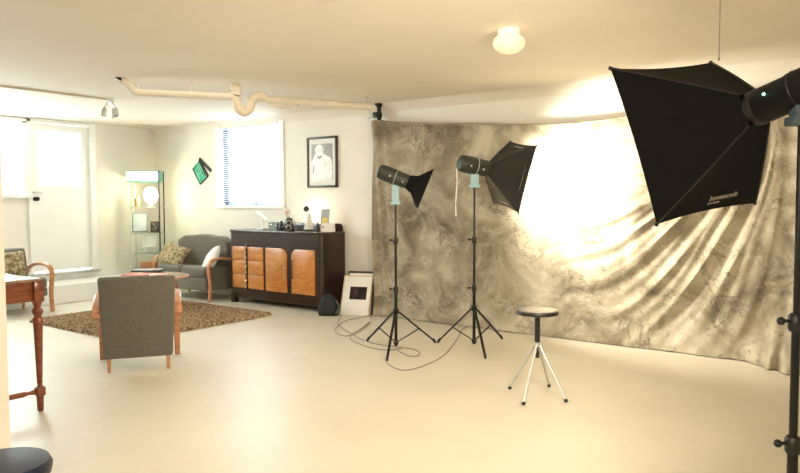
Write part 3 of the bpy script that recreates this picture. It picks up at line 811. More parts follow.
# angular cream lamp / stand
p = on(262, 6.40)
t = thing('desk_lamp', p, 'cream angular folded desk lamp at the left end of the sideboard', 'lamp')
MB().box(p+UP*.012, (.13, .11, .024), None, .008).build('base', M['paper'], t)
MB().sweep([p+V((.02, 0, .02)), p+V((.0, 0, .10)), p+V((-.03, 0, .17))], [(-.02, -.008), (.02, -.008), (.02, .008), (-.02, .008)], up=(0, 1, 0)).build('stem', M['paper'], t)
MB().box(p+V((.0, 0, .185)), (.22, .07, .022), Euler((0, radians(30), 0)).to_matrix(), .008).build('lamp_head', M['paper'], t)
# tumblers
for k, (px, yy, lab) in enumerate(((271, 6.36, 'clear glass tumbler on the sideboard beside the cream desk lamp'), (276, 6.42, 'clear glass tumbler on the sideboard beside the small black bottle'))):
    p = on(px, yy)
    single(MB().lathe(p, [(.026, 0), (.032, .003), (.037, .11), (.034, .11), (.029, .01), (.001, .008)]), 'tumbler', glassm('tumbler_glass%d' % k, (.80, .84, .84)), p, lab, 'glass', None)
p = on(281.5, 6.40)
t = thing('ink_bottle', p, 'small squat black bottle left of the twin lens camera', 'bottle')
MB().lathe(p, [(.036, 0), (.042, .01), (.042, .055), (.03, .075), (.013, .088), (.013, .10)]).build('body', M['black'], t)
MB().lathe(p+UP*.098, [(.017, 0), (.017, .025), (.014, .028)]).build('cap', M['black'], t)
# twin lens reflex camera
p = on(290, 6.34)
t = thing('vintage_camera', p, 'black vintage twin lens camera standing on the sideboard', 'camera')
rz = Euler((0, 0, radians(28))).to_matrix()
MB().box(p+UP*.075, (.10, .09, .15), rz, .008).box(p+UP*.157, (.075, .07, .02), rz, .004).build('body', M['black'], t)
fr = rz @ V((0, -1, 0))
for z in (.045, .108):
    c = p+UP*z+fr*.045
    ln = MB().lathe(c, [(.038, 0), (.038, .012), (.030, .02)], axis=fr).build('lens_barrel', M['chrome'], t)
    MB().lathe(c+fr*.020, [(.027, 0), (.022, .004), (.001, .006)], axis=fr).build('lens_glass', M['black'], ln)
MB().cyl(p+UP*.08+rz @ V((.05, 0, 0)), p+UP*.08+rz @ V((.068, 0, 0)), .016).build('focus_knob', M['chrome'], t)
# vase of white flowers behind the camera
p = on(288.5, 6.50)
t = thing('flower_vase', p, 'little glass vase of white flowers behind the twin lens camera', 'vase')
MB().lathe(p, [(.03, 0), (.035, .01), (.032, .09), (.018, .13), (.022, .15), (.018, .15), (.014, .13), (.028, .09), (.001, .01)]).build('vase', M['glass'], t)
random.seed(3)
for k in range(9):
    q = p+V((random.uniform(-.075, .075), random.uniform(-.04, .04), random.uniform(.20, .28)))
    mb = MB()
    for a in range(6):
        an = a*pi/3; mb.ball(q+V((cos(an)*.016, -.004, sin(an)*.016)), .011, (1, .5, 1), 1)
    fl = mb.build('blossom', M['paper'] if k % 3 else mat('pink_petal%d' % k, (.75, .45, .35), .7), t)
    MB().tube([p+UP*.10, (p+q)/2+UP*.06, q], .0022, 5).build('stem', mat('stem%d' % k, (.18, .22, .10), .6), fl)
# white mannequin-like lamp with black ball top, seen as A-shaped white stand
p = on(309, 6.46)
t = thing('table_lamp', p+V((0, 0, 0)), 'white tapered table lamp topped by a black ball on a black base', 'lamp')
MB().lathe(p, [(.075, 0), (.078, .01), (.07, .022)]).build('base', M['black'], t)
MB().lathe(p+UP*.022, [(.070, 0), (.055, .07), (.042, .14), (.026, .18), (.014, .21)], n=28).build('body', M['paper'], t)
MB().cyl(p+V((-.015, 0, .20)), p+V((-.04, 0, .265)), .009).build('neck', M['paper'], t)
MB().ball(p+V((-.045, 0, .285)), .038, (1, 1, 1), 3).build('ball_top', M['black'], t)
# black cone bottle
p = on(317.5, 6.40)
single(MB().lathe(p, [(.036, 0), (.036, .008), (.02, .07), (.009, .115), (.004, .13)]), 'cone_ornament', M['black'], p, 'small black cone ornament right of the white table lamp', 'ornament')
# picture cards
p = on(325, 6.52)
t = thing('postcard', p, 'upright grey postcard with yellow patch leaning at the back of the sideboard', 'card')
rzc = Euler((radians(-8), 0, radians(14))).to_matrix()
MB().box(p+UP*.145, (.125, .006, .285), rzc).build('card', mat('grey_card', (.42, .45, .44), .6), t)
MB().box(p+UP*.115+V((0, -.006, 0)), (.075, .004, .12), rzc).build('yellow_print', mat('yellow_print', (.78, .62, .16), .6, var=.3, scale=15), t)
p = on(327, 6.38)
t = thing('greeting_card', p, 'folded white greeting card with small red mark at the right of the sideboard', 'card')
rzc = Euler((radians(-6), 0, radians(22))).to_matrix(); rzd = Euler((radians(6), 0, radians(-2))).to_matrix()
MB().box(p+UP*.055, (.15, .003, .11), rzc).box(p+V((0, .045, .055)), (.15, .003, .11), rzc @ Euler((radians(14), 0, 0)).to_matrix()).build('card', M['paper'], t)
MB().lathe(p+UP*.06+rzc @ V((-.05, -.004, 0)), [(.014, 0), (.014, .002)], axis=rzc @ V((0, -1, 0))).build('red_mark', M['red'], t)

# ------------------------------------------------------------------ wall picture, clapperboard
a, b = at_y(307.5, 138, BACK), at_y(338.5, 187.3, BACK)
px0, px1, pz0, pz1 = -6.50, -5.97, 1.575, 2.24
t = thing('framed_photograph', ((px0+px1)/2, BACK, pz0), 'black framed black and white portrait photograph hanging right of the window', 'picture')
mb = MB(); fw = .028
for q in ((px0, px0+fw, pz0, pz1), (px1-fw, px1, pz0, pz1), (px0, px1, pz0, pz0+fw), (px0, px1, pz1-fw, pz1)): mb.bx(q[0], q[1], BACK-.03, BACK, q[2], q[3], .003)
mb.build('frame', M['frame'], t)
MB().bx(px0+.02, px1-.02, BACK-.016, BACK-.004, pz0+.02, pz1-.02).build('mount', M['paper'], t)
mw_, mh = px1-px0, pz1-pz0
q0, q1, r0, r1 = px0+.15*mw_, px1-.15*mw_, pz0+.14*mh, pz1-.14*mh
ph = MB().bx(q0, q1, BACK-.020, BACK-.015, r0, r1).build('photograph', M['photo'], t)
def flat(poly, o=(0, 0)): return [(q0+(q1-q0)*a, r0+(r1-r0)*b) for a, b in poly]
fig = flat([(0, 0), (1, 0), (1, .40), (.97, .55), (.90, .62), (.72, .68), (.60, .72), (.58, .78), (.60, .86), (.56, .94), (.42, .99), (.26, .96), (.18, .88), (.19, .80), (.22, .76), (.16, .70), (.08, .60), (.0, .52)])
MB().prism(fig, (0, BACK-.0225, 0), (1, 0, 0), (0, 0, 1), (0, 1, 0), .002).build('figure_print', M['photofig'], ph, smooth=False)
MB().prism(flat([(.30, .70), (.40, .66), (.52, .70), (.50, .62), (.38, .58), (.30, .62)]), (0, BACK-.0235, 0), (1, 0, 0), (0, 0, 1), (0, 1, 0), .001).prism(flat([(.06, .22), (.12, .20), (.16, .42), (.10, .40)]), (0, BACK-.0235, 0), (1, 0, 0), (0, 0, 1), (0, 1, 0), .001).build('shadow_print', M['photo'], ph, smooth=False)

cp = [at_y(*p, BACK-.02) for p in ((192.2, 168.6), (199, 159.8), (207, 176.6), (199.8, 184.2), (210.6, 171))]
t = thing('clapperboard', (cp[0]+cp[2])/2, 'small green film clapperboard hung tilted on the wall left of the window', 'clapperboard')
A_, B_, C_, D_, E_ = cp
yv = V((0, -1, 0))
def quad(mb, pts, th, off=0.):
    mb.prism([(p.x, p.z) for p in pts], (0, BACK-off, 0), (1, 0, 0), (0, 0, 1), (0, -1, 0), th)
mb = MB(); quad(mb, [A_, B_, C_, D_], .014); mb.build('slate', M['green'], t, smooth=False)
def strip(P, Q, w, name, m, off, th=.01):
    d = (Q-P).normalized(); nn = V((-d.z, 0, d.x))*w
    mb = MB(); quad(mb, [P-nn, Q-nn, Q+nn, P+nn], th, off); return mb.build(name, m, t, smooth=False)
strip(B_, C_, .022, 'lower_clap_stick', M['black'], .006, .014)
strip(B_+V((.0, 0, .02)), E_, .020, 'upper_clap_stick', M['black'], .006, .014)
strip(A_, D_, .008, 'slate_edge', M['black'], .012, .006)
strip(D_, C_, .008, 'slate_edge', M['black'], .012, .006)
M['chalk'] = mat('pale_green_chalk', (.45, .75, .62), .7)
for k in range(1, 5):
    f = k/5; P, Q = A_.lerp(B_, f), D_.lerp(C_, f); strip(P.lerp(Q, .15), P.lerp(Q, .8 if k % 2 else .6), .004, 'chalk_line', M['chalk'], .014, .003)

# ------------------------------------------------------------------ leaning frames and bag on the floor
fa, fb = at_z(341, 312), at_z(370, 315.5)
fa.z = fb.z = 0
def leaning(name, a, b, h, leanv, th, m, label, cat='picture'):
    a, b = V(a), V(b); x = (b-a).normalized(); w = (b-a).length
    back = V((-x.y, x.x, 0))
    if back.y < 0: back = -back
    u = (UP*cos(leanv)+back*sin(leanv)); n = x.cross(u).normalized()
    if n.y > 0: n = -n
    t = thing(name, (a+b)/2, label, cat)
    MB().prism([(0, 0), (w, 0), (w, h), (0, h)], a+UP*.002, x, u, -n, th, .003).build('board', m, t)
    return t, a, x, u, n, w
fy = 6.30
A0, A1 = V((at_y(340, 311, fy).x, fy, 0)), V((at_y(368, 313, 6.42).x, 6.42, 0))
t, a, x, u, n, w = leaning('leaning_print', A0, A1, .50, radians(20), .022, M['paper'], 'white mounted print with a dark photograph leaning on the floor by the sideboard')
MB().prism([(.26*w, .20), (.86*w, .20), (.86*w, .36), (.26*w, .36)], a+n*.002, x, u, n, .003).build('dark_photograph', M['darkphoto'], t, smooth=False)
mb = MB()
for q in ((-.006, .006), (w-.006, w+.006)): mb.prism([(q[0], 0), (q[1], 0), (q[1], .5), (q[0], .5)], a+n*.002+UP*.003, x, u, -n, .028)
mb.prism([(0, .49), (w, .49), (w, .503), (0, .503)], a+n*.002, x, u, -n, .028)
mb.build('frame_edge', M['gold'], t, smooth=False)
A0, A1 = V((at_y(347, 311, 6.40).x, 6.38, 0)), V((at_y(371, 313, 6.5).x, 6.50, 0))
t, a, x, u, n, w = leaning('framed_picture', A0, A1, .53, radians(14), .02, M['paper'], 'dark edged picture frame leaning behind the white mounted print')
mb = MB()
for q in ((-.01, .008), (w-.008, w+.01)): mb.prism([(q[0], 0), (q[1], 0), (q[1], .53), (q[0], .53)], a+n*.003+UP*.003, x, u, -n, .028)
mb.prism([(0, .515), (w, .515), (w, .54), (0, .54)], a+n*.003, x, u, -n, .028)
mb.build('frame_edge', M['frame'], t, smooth=False)

bp_ = at_z(328.5, 315.5)
t = thing('camera_bag', bp_, 'black soft bag standing on the floor against the right end of the sideboard', 'bag')
rzb = Euler((0, 0, radians(38))).to_matrix()
def sq(w, d, z): return [(bp_+UP*z+rzb @ V((w*sx, d*sy, 0))) for sx, sy in ((1, .5), (.6, 1), (-.6, 1), (-1, .5), (-1, -.5), (-.6, -1), (.6, -1), (1, -.5))]
mb = MB(); ringz = [sq(.115, .05, .003), sq(.122, .06, .05), sq(.112, .055, .14), (sq(.08, .035, .22)), sq(.045, .012, .27)]
rv = [[mb.bm.verts.new(p) for p in r] for r in ringz]
for k in range(len(rv)-1):
    for i in range(8): mb.bm.faces.new((rv[k][i], rv[k][(i+1) % 8], rv[k+1][(i+1) % 8], rv[k+1][i]))
mb.bm.faces.new(rv[0][::-1]); mb.bm.faces.new(rv[-1])
bmesh.ops.subdivide_edges(mb.bm, edges=mb.bm.edges[:], cuts=2, use_grid_fill=True, smooth=.6)
mb.build('bag_body', M['bag'], t)
hp = [bp_+rzb @ V((.04, -.01, .25)), bp_+rzb @ V((.035, -.015, .31)), bp_+rzb @ V((-.035, -.015, .31)), bp_+rzb @ V((-.04, -.01, .25))]
MB().tube(hp, .006, 8, smooth=5).build('handle', M['black'], t)
hp = [bp_+rzb @ V((.10, -.06, .19)), bp_+rzb @ V((.135, -.065, .12)), bp_+rzb @ V((.10, -.07, .04))]
MB().tube(hp, .010, 8, smooth=5).build('side_strap', mat('grey_strap', (.10, .10, .09), .6), t)

# ------------------------------------------------------------------ upholstered seats
def arm_side(s, t, wd, zt=.60, yf=.28, yb=-.30, m=None, open_=True):
    """curved show-wood arm with its front leg, on side s (-1/+1); chair faces +Y, built in local space"""
    m = m or M['arm']; x = s*wd
    path = [V((x, yb, zt-.10)), V((x, yb+.10, zt-.04)), V((x, yb+.25, zt-.005)), V((x, yf-.10, zt)), V((x, yf-.02, zt-.02)), V((x, yf+.025, zt-.09)), V((x, yf+.02, zt-.20)), V((x, yf-.01, zt-.36)), V((x, yf+.01, .015))]
    P = spline(path, 5)
    def sec(f):
        w = .034 if f < .45 else .026; h = .014
        return [(-w, -h), (-w*.7, -h*1.3), (w*.7, -h*1.3), (w, -h), (w, h), (w*.7, h*1.3), (-w*.7, h*1.3), (-w, h)]
    return MB().sweep(P, sec, up=(s*.0, .6, .8) if False else (1, 0, 0)).build('arm', m, t, local=True)
def swp_arm(s, t, wd, zt, yf, yb):
    x = s*wd
    path = [V((x, yb, zt-.13)), V((x, yb+.10, zt-.05)), V((x, yb+.26, zt-.008)), V((x, yf-.12, zt)), V((x, yf-.03, zt-.025)), V((x, yf+.02, zt-.09)), V((x, yf+.02, zt-.20)), V((x, yf-.005, zt-.38)), V((x, yf+.02, .004))]
    P = spline(path, 5); n = len(P)
    def sec(f):      # (a: thickness across the bend, b: along x)
        w = .030-.006*smooth(.4, 1, f); h = .015+.004*sin(pi*f)
        return [(-h, -w*.7), (-h*.6, -w), (h*.6, -w), (h, -w*.7), (h, w*.7), (h*.6, w), (-h*.6, w), (-h, w*.7)]
    return MB().sweep(P, sec, up=(1, 0, 0)).build('arm', M['arm'], t, local=True)
def armchair(loc, rz, label, fab, wd=.29, top=.80, group=None):
    t = thing('armchair', loc, label, 'armchair', rz, group)
    # reclined back slab, profile in y,z
    pr = [(-.285, .11), (-.31, .30), (-.345, .55), (-.385, top-.02), (-.36, top), (-.31, top-.01), (-.25, .62), (-.20, .42), (-.17, .16), (-.20, .11)]
    mb = MB(); mb.prism(pr, (-(wd-.005), 0, 0), (0, 1, 0), (0, 0, 1), (1, 0, 0), 2*(wd-.005), .022, 3)
    for v in mb.bm.verts: v.co.x *= .94+.10*(v.co.z-.11)/.69
    mb.build('backrest', fab, t, local=True)
    MB().box((0, .04, .355), (2*wd-.06, .52, .14), Euler((radians(5), 0, 0)).to_matrix(), .04, 4).build('seat_cushion', fab, t, local=True)
    MB().box((0, .03, .245), (2*wd-.05, .50, .10), Euler((radians(4), 0, 0)).to_matrix(), .015, 2).build('seat_base', fab, t, local=True)
    for s in (-1, 1):
        swp_arm(s, t, wd+.025, .60, .27, -.33)
        MB().cyl((s*(wd-.06), -.27, .0), (s*(wd-.06), -.25, .14), .012, .019, 12).build('leg', M['arm'], t, local=True)
    return t
ch = (at_z(112, 374.5)+at_z(169, 367))/2
face = V((-.857, .515, 0)); cc = ch+face*.27+CR*.0
armchair((cc.x, cc.y, 0), radians(56), 'grey wool armchair with curved wooden arms seen from behind, by the rug', M['grey'])
armchair((-9.03, 4.03, 0), radians(-88), 'dark grey wooden armed armchair under the left window by the ledge', M['grey2'])

def cushion(name, c, size, rot, m, label):
    c = V(c); t = bmesh.new(); bmesh.ops.create_grid(t, x_segments=16, y_segments=16, size=.5)
    me = MB(); N_ = 16
    vs = {}
    for sgn in (1, -1):
        for i in range(N_+1):
            for j in range(N_+1):
                a, b = i/N_*2-1, j/N_*2-1
                th = (1-a**4)*(1-b**4); th = max(th, 0)**.45
                pin = 1-.07*(1-abs(a))*(abs(b)**3)-.0
                pin2 = 1-.07*(1-abs(b))*(abs(a)**3)
                edge = abs(a) == 1 or abs(b) == 1
                key = (i, j, 0 if edge else sgn)
                if key not in vs:
                    vs[key] = me.bm.verts.new(V((a*size[0]/2*pin2, sgn*th*size[1]/2 if not edge else 0, b*size[2]/2*pin)))
    for sgn in (1, -1):
        for i in range(N_):
            for j in range(N_):
                q = [vs.get((x_, y_, sgn)) or vs.get((x_, y_, 0)) for x_, y_ in ((i, j), (i+1, j), (i+1, j+1), (i, j+1))]
                if len(set(q)) == 4: me.bm.faces.new(q)
    t.free()
    me.bm.transform(Matrix.Translation(c) @ rot.to_4x4())
    zmin = min(v.co.z for v in me.bm.verts)
    return single(me, name, m, (c.x, c.y, zmin), label, 'cushion')
cushion('scatter_cushion', (-9.12, 4.0, .60), (.42, .14, .36), Euler((radians(-22), 0, radians(90))).to_matrix(), M['cushion'], 'beige patterned cushion on the dark grey armchair under the left window')

# sofa against the back wall
sx, sy = -8.38, 6.30
t = thing('sofa', (sx, sy, 0), 'dark grey two seat sofa with wooden arms in the corner left of the sideboard', 'sofa', pi)
hw = .60
# facing -Y in world : local +Y -> world -Y.  back with a curved double-humped crest
mb = MB(); ncol = 24
poly = []
for k in range(ncol+1):
    xx = -hw+.02+(2*hw-.04)*k/ncol; f = k/ncol
    poly.append((xx, .80+.10*min(1, 6*f*(1-f)*1.2)+.012*cos(4*pi*f)))
poly = [(-hw+.02, .25)]+poly+[(hw-.02, .25)]
mb.prism(poly[::-1], (0, -.34, 0), (1, 0, 0), (0, .12, 1), (0, 1, 0), .17, .03, 3)
mb.build('backrest', M['grey2'], t, local=True)
for s in (-1, 1):
    MB().box((s*.285, .03, .39), (.56, .56, .15), Euler((radians(4), 0, 0)).to_matrix(), .05, 4).build('seat_cushion', M['grey2'], t, local=True)
MB().box((0, .02, .24), (1.14, .56, .18), None, .02, 2).build('seat_base', M['grey2'], t, local=True)
for s in (-1, 1):
    swp_arm(s, t, hw+.03, .60, .27, -.25)
    MB().cyl((s*(hw-.08), -.24, 0), (s*(hw-.08), -.22, .17), .014, .02, 12).build('leg', M['arm'], t, local=True)
cushion('scatter_cushion', (-8.78, 6.17, .60), (.46, .15, .36), Euler((radians(-38), radians(12), radians(14))).to_matrix(), M['cushion'], 'beige patterned cushion at the left end of the corner sofa')
cushion('white_cushion', (-7.97, 6.22, .56), (.40, .14, .34), Euler((radians(-30), radians(-24), radians(-18))).to_matrix(), M['paper'], 'plain white cushion at the right end of the corner sofa')

# ------------------------------------------------------------------ rug
RX0, RX1, RY0, RY1 = -8.20, -6.24, 3.80, 5.78
mb = MB(); bm = mb.bm; n_ = 230; G = []
random.seed(11)
for j in range(n_+1):
    r = []
    for i in range(n_+1):
        a, b = i/n_, j/n_; ed = min(a, b, 1-a, 1-b)
        jx = random.uniform(-1, 1)*.005; jy = random.uniform(-1, 1)*.005
        ex = 0 if ed > .004 else random.uniform(-.015, .015)
        z = .004+(.026+.020*random.random())*min(1, ed/.008) if ed > 0 else .002
        r.append(bm.verts.new((RX0+(RX1-RX0)*a+jx+ex, RY0+(RY1-RY0)*b+jy+ex, z)))
    G.append(r)
for j in range(n_):
    for i in range(n_): bm.faces.new((G[j][i], G[j][i+1], G[j+1][i+1], G[j+1][i]))
single(mb, 'shaggy_rug', M['rug'], ((RX0+RX1)/2, (RY0+RY1)/2, .0), 'shaggy brown rug on the cream floor between the armchairs', 'rug', smooth=False)

# ------------------------------------------------------------------ coffee table
cx, cy = -7.72, 5.12; ct = V((cx, cy, 0))
t = thing('coffee_table', (cx, cy, .03), 'round wooden coffee table with pale top standing on the rug', 'coffee table')
ct.z = .03
MB().lathe(ct+UP*.395, [(.40, 0), (.435, .006), (.445, .02), (.435, .034), (.42, .036)], n=48).build('rim', M['arm'], t)
MB().lathe(ct+UP*.425, [(.42, 0), (.42, .008), (.001, .009)], n=48).build('tabletop', wood('pale_table_top', (.58, .46, .37), (.70, .58, .48), .12, 3, (1, 6, 1), coat=.8), t)
for k in range(4):
    an = radians(45+90*k+10); d = V((cos(an), sin(an), 0))
    MB().sweep([ct+d*.26+UP*.40, ct+d*.30+UP*.2, ct+d*.35+UP*.0], lambda f: [(a*(1-.4*f), b*(1-.4*f)) for a, b in ((-.022, -.016), (.022, -.016), (.022, .016), (-.022, .016))]).build('leg', M['arm'], t)
MB().lathe(ct+UP*.13, [(.22, 0), (.23, .005), (.22, .014)], n=32).build('lower_shelf', M['arm'], t)
tz = .03+.434
def sheet(name, px, py, size, rz, z, th, m, label, cat, extra=None):
    p = at_z(px, py, z); mb = MB().box((p.x, p.y, z+th/2), (size[0], size[1], th), Euler((0, 0, rz)).to_matrix(), .002)
    return single(mb, name, m, (p.x, p.y, z), label, cat)
sheet('magazine', 139, 274.5, (.34, .26), YAW-.2, tz, .010, M['red'], 'pinkish red magazine under the dark folder on the coffee table', 'magazine')
sheet('magazine', 158, 275, (.22, .28), YAW+.3, tz, .012, mat('pale_red_cover', (.60, .30, .26), .4, var=.4, scale=18), 'pinkish magazine nearest the right rim of the coffee table', 'magazine')
sheet('folder', 148, 271.0, (.38, .26), YAW+.12, tz+.0135, .018, M['black'], 'black folder lying on magazines on the coffee table', 'folder')
sheet('paper_sheet', 148, 269.5, (.34, .20), YAW+.12, tz+.0325, .003, mat('pale_grey_sheet', (.50, .52, .55), .3), 'pale grey sheet lying on the black folder on the coffee table', 'paper')

# ------------------------------------------------------------------ antique side table, left foreground
c = at_z(41, 411); th_ = at_d(40, 278.5, -c.x*sin(YAW)+c.y*cos(YAW)).z
tx, ty = c.x+.025, c.y+.03
t = thing('side_table', (tx-.45, ty-.35, 0), 'reddish antique wooden table with turned legs at the left edge', 'table')
TW, TD = 1.1, .72
MB().bx(tx-TW, tx-.005, ty-TD, ty-.0, th_-.022, th_, .006, 3).build('tabletop', M['tabletop'], t)
MB().bx(tx-TW+.05, tx-.02, ty-TD+.05, ty-.02, th_-.15, th_-.022, .003).build('apron', M['redwood'], t)
leg_prof = [(.016, 0), (.020, .05), (.024, .085), (.024, .09)]
for lx, ly in ((tx-.03, ty-.03), (tx-.03, ty-TD+.06), (tx-TW+.06, ty-.03), (tx-TW+.06, ty-TD+.06)):
    b = V((lx, ly, 0))
    mb = MB()
    mb.bx(lx-.032, lx+.032, ly-.032, ly+.032, th_-.155, th_-.02, .004)
    H2 = th_-.155
    mb.lathe(b, [(.014, 0), (.020, .01), (.022, .09), (.026, .11)], n=16)
    mb.bx(lx-.028, lx+.028, ly-.028, ly+.028, .105, .165, .008)
    mb.lathe(b+UP*.165, [(.022, 0), (.014, .012), (.017, .03), (.029, H2-.33), (.032, H2-.28), (.022, H2-.262), (.034, H2-.235), (.036, H2-.22), (.020, H2-.20), (.028, H2-.18), (.030, H2-.165)], n=20)
    mb.build('leg', M['redwood'], t)
def turned(a, b, name):
    a, b = V(a), V(b); L = (b-a).length
    MB().lathe(a, [(.010, 0), (.018, .02), (.012, .04), (.012, .06), (.018, .08), (.018, L-.08), (.012, L-.06), (.018, L-.03), (.010, L)], axis=b-a, n=14).build(name, M['redwood'], t)
sz_ = .135
turned((tx-.03, ty-.055, sz_), (tx-.03, ty-TD+.085, sz_), 'stretcher')
turned((tx-TW+.06, ty-.055, sz_), (tx-TW+.06, ty-TD+.085, sz_), 'stretcher')
turned((tx-.05, ty-.36, sz_), (tx-TW+.08, ty-.36, sz_), 'stretcher')

# ------------------------------------------------------------------ etagere in the corner
ex, ey, eb = -9.52, 6.24, .26
ro = YAW+.10
eC = V((ex, ey, eb)); R3 = Euler((0, 0, ro)).to_matrix(); EW, ED, EH = .44, .30, 1.44
def el(x, y, z): return eC+R3 @ V((x, y, z))
t = thing('shelf_stand', eC, 'slim metal display stand with glass shelves in the far corner', 'shelf', ro)
for sx_ in (-1, 1):
    for sy_ in (-1, 1):
        MB().cyl(el(sx_*EW/2, sy_*ED/2, 0), el(sx_*EW/2, sy_*ED/2, EH+.17 if sx_ > 0 else EH), .009, n=8).build('post', M['blackmetal'] if sx_ > 0 else M['chrome'], t)
SZ = [.10, .335, .655, 1.06]
for z in SZ:
    s_1 = MB().box(el(0, 0, z), (EW-.01, ED, .008), R3).build('shelf', M['shelfglass'], t)
    mb = MB()
    for a_, b_ in (((-1, -1), (1, -1)), ((-1, 1), (1, 1)), ((-1, -1), (-1, 1)), ((1, -1), (1, 1))):
        mb.cyl(el(a_[0]*EW/2, a_[1]*ED/2, z-.012), el(b_[0]*EW/2, b_[1]*ED/2, z-.012), .006, n=8)
    mb.build('shelf_rail', M['chrome'], t)
MB().box(el(0, 0, EH-.01), (EW, ED, .012), R3).build('top_shelf', M['shelfglass'], t)
lb = el(-.03, 0, EH)
t = thing('light_box', lb, 'glowing white light box with green edge on top of the display stand', 'light box', ro)
MB().box(lb+UP*.085, (.50, .26, .17), R3, .03, 4).build('casing', mat('teal_casing', (.10, .42, .34), .4), t)
MB().box(lb+UP*.088+R3 @ V((0, -.125, 0)), (.475, .02, .135), R3, .008, 2).build('lit_panel', emis('lit_white_panel', (.88, 1, .97), 1.5), t)
MB().box(lb+UP*.10+R3 @ V((-.16, -.137, 0)), (.05, .003, .012), R3).lathe(lb+UP*.10+R3 @ V((-.19, -.135, 0)), [(.016, 0), (.016, .003)], axis=R3 @ V((0, -1, 0)), n=16).build('red_emblem', M['red'], t)
# lamp on upper shelf
lp = el(.06, .0, SZ[3]+.004)
t = thing('globe_lamp', lp, 'bright glowing lamp on the upper shelf of the display stand', 'lamp')
MB().lathe(lp, [(.05, 0), (.05, .012), (.02, .025), (.02, .05)]).build('base', M['chrome'], t)
MB().lathe(lp+UP*.045, [(.04, 0), (.085, .04), (.105, .11), (.10, .18), (.07, .235), (.045, .25)], n=24).build('glass_shade', emis('glowing_shade', (1, .90, .68), 5), t)
fp = el(-.13, -.05, SZ[3]+.004)
t = thing('figurine', fp, 'small orange brown figurine left of the glowing lamp on the display stand', 'figurine')
mfig = mat('terracotta', (.52, .28, .13), .6)
MB().lathe(fp, [(.04, 0), (.042, .01), (.035, .05), (.045, .09), (.03, .13), (.016, .145)], n=18).build('body', mfig, t)
MB().ball(fp+UP*.165, .028, (1, 1, 1.1), 2).build('head', mfig, t)
# framed print on the shelf
fq = el(-.10, -.04, SZ[2]+.004); lean = R3 @ Euler((radians(-10), 0, radians(8))).to_matrix()
t = thing('small_framed_print', fq, 'silver framed print leaning on the middle shelf of the display stand', 'picture')
cf = fq+UP*.155
MB().box(cf, (.225, .014, .30), lean, .004).build('frame', mat('grey_silver', (.22, .24, .25), .4, metal=.2), t)
MB().box(cf+lean @ V((0, -.008, 0)), (.19, .004, .265), lean).build('print', mat('pale_blue_print', (.62, .68, .70), .3, var=.15, scale=6), t)
dk = el(.12, -.03, SZ[2]+.004)
t = thing('small_dark_picture', dk, 'little dark framed picture right of the silver framed print on the display stand', 'picture')
MB().box(dk+UP*.085, (.13, .012, .17), lean, .003).build('frame', M['frame'], t)
MB().box(dk+UP*.085+lean @ V((0, -.007, 0)), (.10, .003, .135), lean).build('print', two('speckled_print', (.02, .02, .02), (.35, .30, .25), 40, .45, .6), t)
bw = el(-.02, 0, SZ[1]+.004)
t = thing('glass_bowl', bw, 'white glass dish on the lower shelf of the display stand', 'bowl')
MB().lathe(bw, [(.04, 0), (.045, .01), (.09, .06), (.125, .10), (.12, .10), (.08, .055), (.001, .015)], n=28).build('bowl', M['paper'], t)
wb = el(.02, .06, SZ[1]+.004)
single(MB().box(wb+UP*.13, (.24, .012, .26), R3, .003), 'white_card', M['paper'], wb, 'large white card standing behind the dish on the display stand', 'card')
ob = el(.03, -.02, SZ[0]+.004)
single(MB().box(ob+UP*.05, (.24, .16, .10), R3, .006), 'wooden_box', M['arm'], ob, 'small wooden box on the lowest shelf of the display stand', 'box')

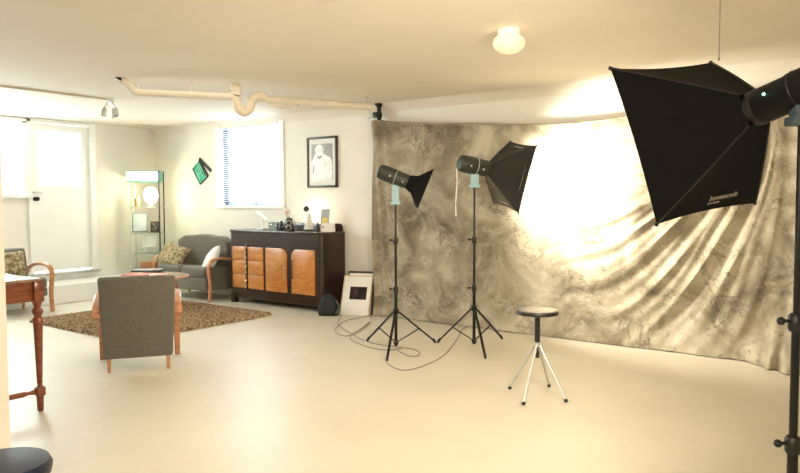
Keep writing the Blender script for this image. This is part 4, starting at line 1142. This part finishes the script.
# ------------------------------------------------------------------ lights
def area(name, loc, target, sx_, sy_, energy, color, spread=None):
    ld = bpy.data.lights.new(name, 'AREA'); ld.shape = 'RECTANGLE'; ld.size = sx_; ld.size_y = sy_; ld.energy = energy; ld.color = color
    if spread: ld.spread = spread
    o = bpy.data.objects.new(name, ld); COL.objects.link(o); o.location = loc
    o.rotation_euler = (V(target)-V(loc)).to_track_quat('-Z', 'Y').to_euler(); return o
area('daylight_back_window', ((WX0+WX1)/2, BACK+.45, 2.0), ((WX0+WX1)/2, 0, 1.2), 2.0, 1.8, 130, (.86, .93, 1))
area('daylight_left_window', (LEFT-.45, 3.9, 1.9), (LEFT+5, 3.9, 1.2), 4.2, 1.9, 620, (.84, .95, 1))
area('behind_camera_fill', (-.6, -1.2, 2.3), (-3.2, 5, 1.2), 2.2, 1.2, 105, (1, .88, .72))  # unseen fill added behind the camera for general room light
def point(name, loc, e, color, r=.05):
    ld = bpy.data.lights.new(name, 'POINT'); ld.energy = e; ld.color = color; ld.shadow_soft_size = r
    o = bpy.data.objects.new(name, ld); COL.objects.link(o); o.location = loc; return o
point('shelf_lamp_bulb', lp+UP*.17+V((0, 0, 0))+R3 @ V((0, -.16, 0)), 14, (1, .80, .50), .05)
point('sideboard_lamp_glow', on(309, 6.56)+UP*.20, 4.5, (1, .84, .58), .05)
area('ceiling_fill', (-4.6, 3.2, CEIL-.03), (-4.6, 3.2, 0), 5, 3, 30, (1, .90, .76))

w = bpy.data.worlds.new('World'); SC.world = w; w.use_nodes = True
bg = w.node_tree.nodes['Background']; bg.inputs[0].default_value = (.85, .93, 1, 1); bg.inputs[1].default_value = 2.0

# ------------------------------------------------------------------ camera
cam = bpy.data.cameras.new('Camera'); co = bpy.data.objects.new('Camera', cam); COL.objects.link(co)
cam.sensor_fit = 'HORIZONTAL'; cam.sensor_width = 36; cam.lens = 36*FPX/800; cam.clip_start = .05
co.location = (0, 0, EYE)
R = Matrix.Rotation(YAW, 3, 'Z') @ Matrix.Rotation(pi/2-PITCH, 3, 'X') @ Matrix.Rotation(-ROLL, 3, 'Z')
co.rotation_euler = R.to_euler()
SC.camera = co
SC.view_settings.view_transform = 'Standard'
SC.view_settings.look = 'None'
SC.view_settings.exposure = 0.22
SC.cycles.max_bounces = 10; SC.cycles.diffuse_bounces = 6
SC.cycles.use_denoising = True
SC.cycles.sample_clamp_indirect = 6
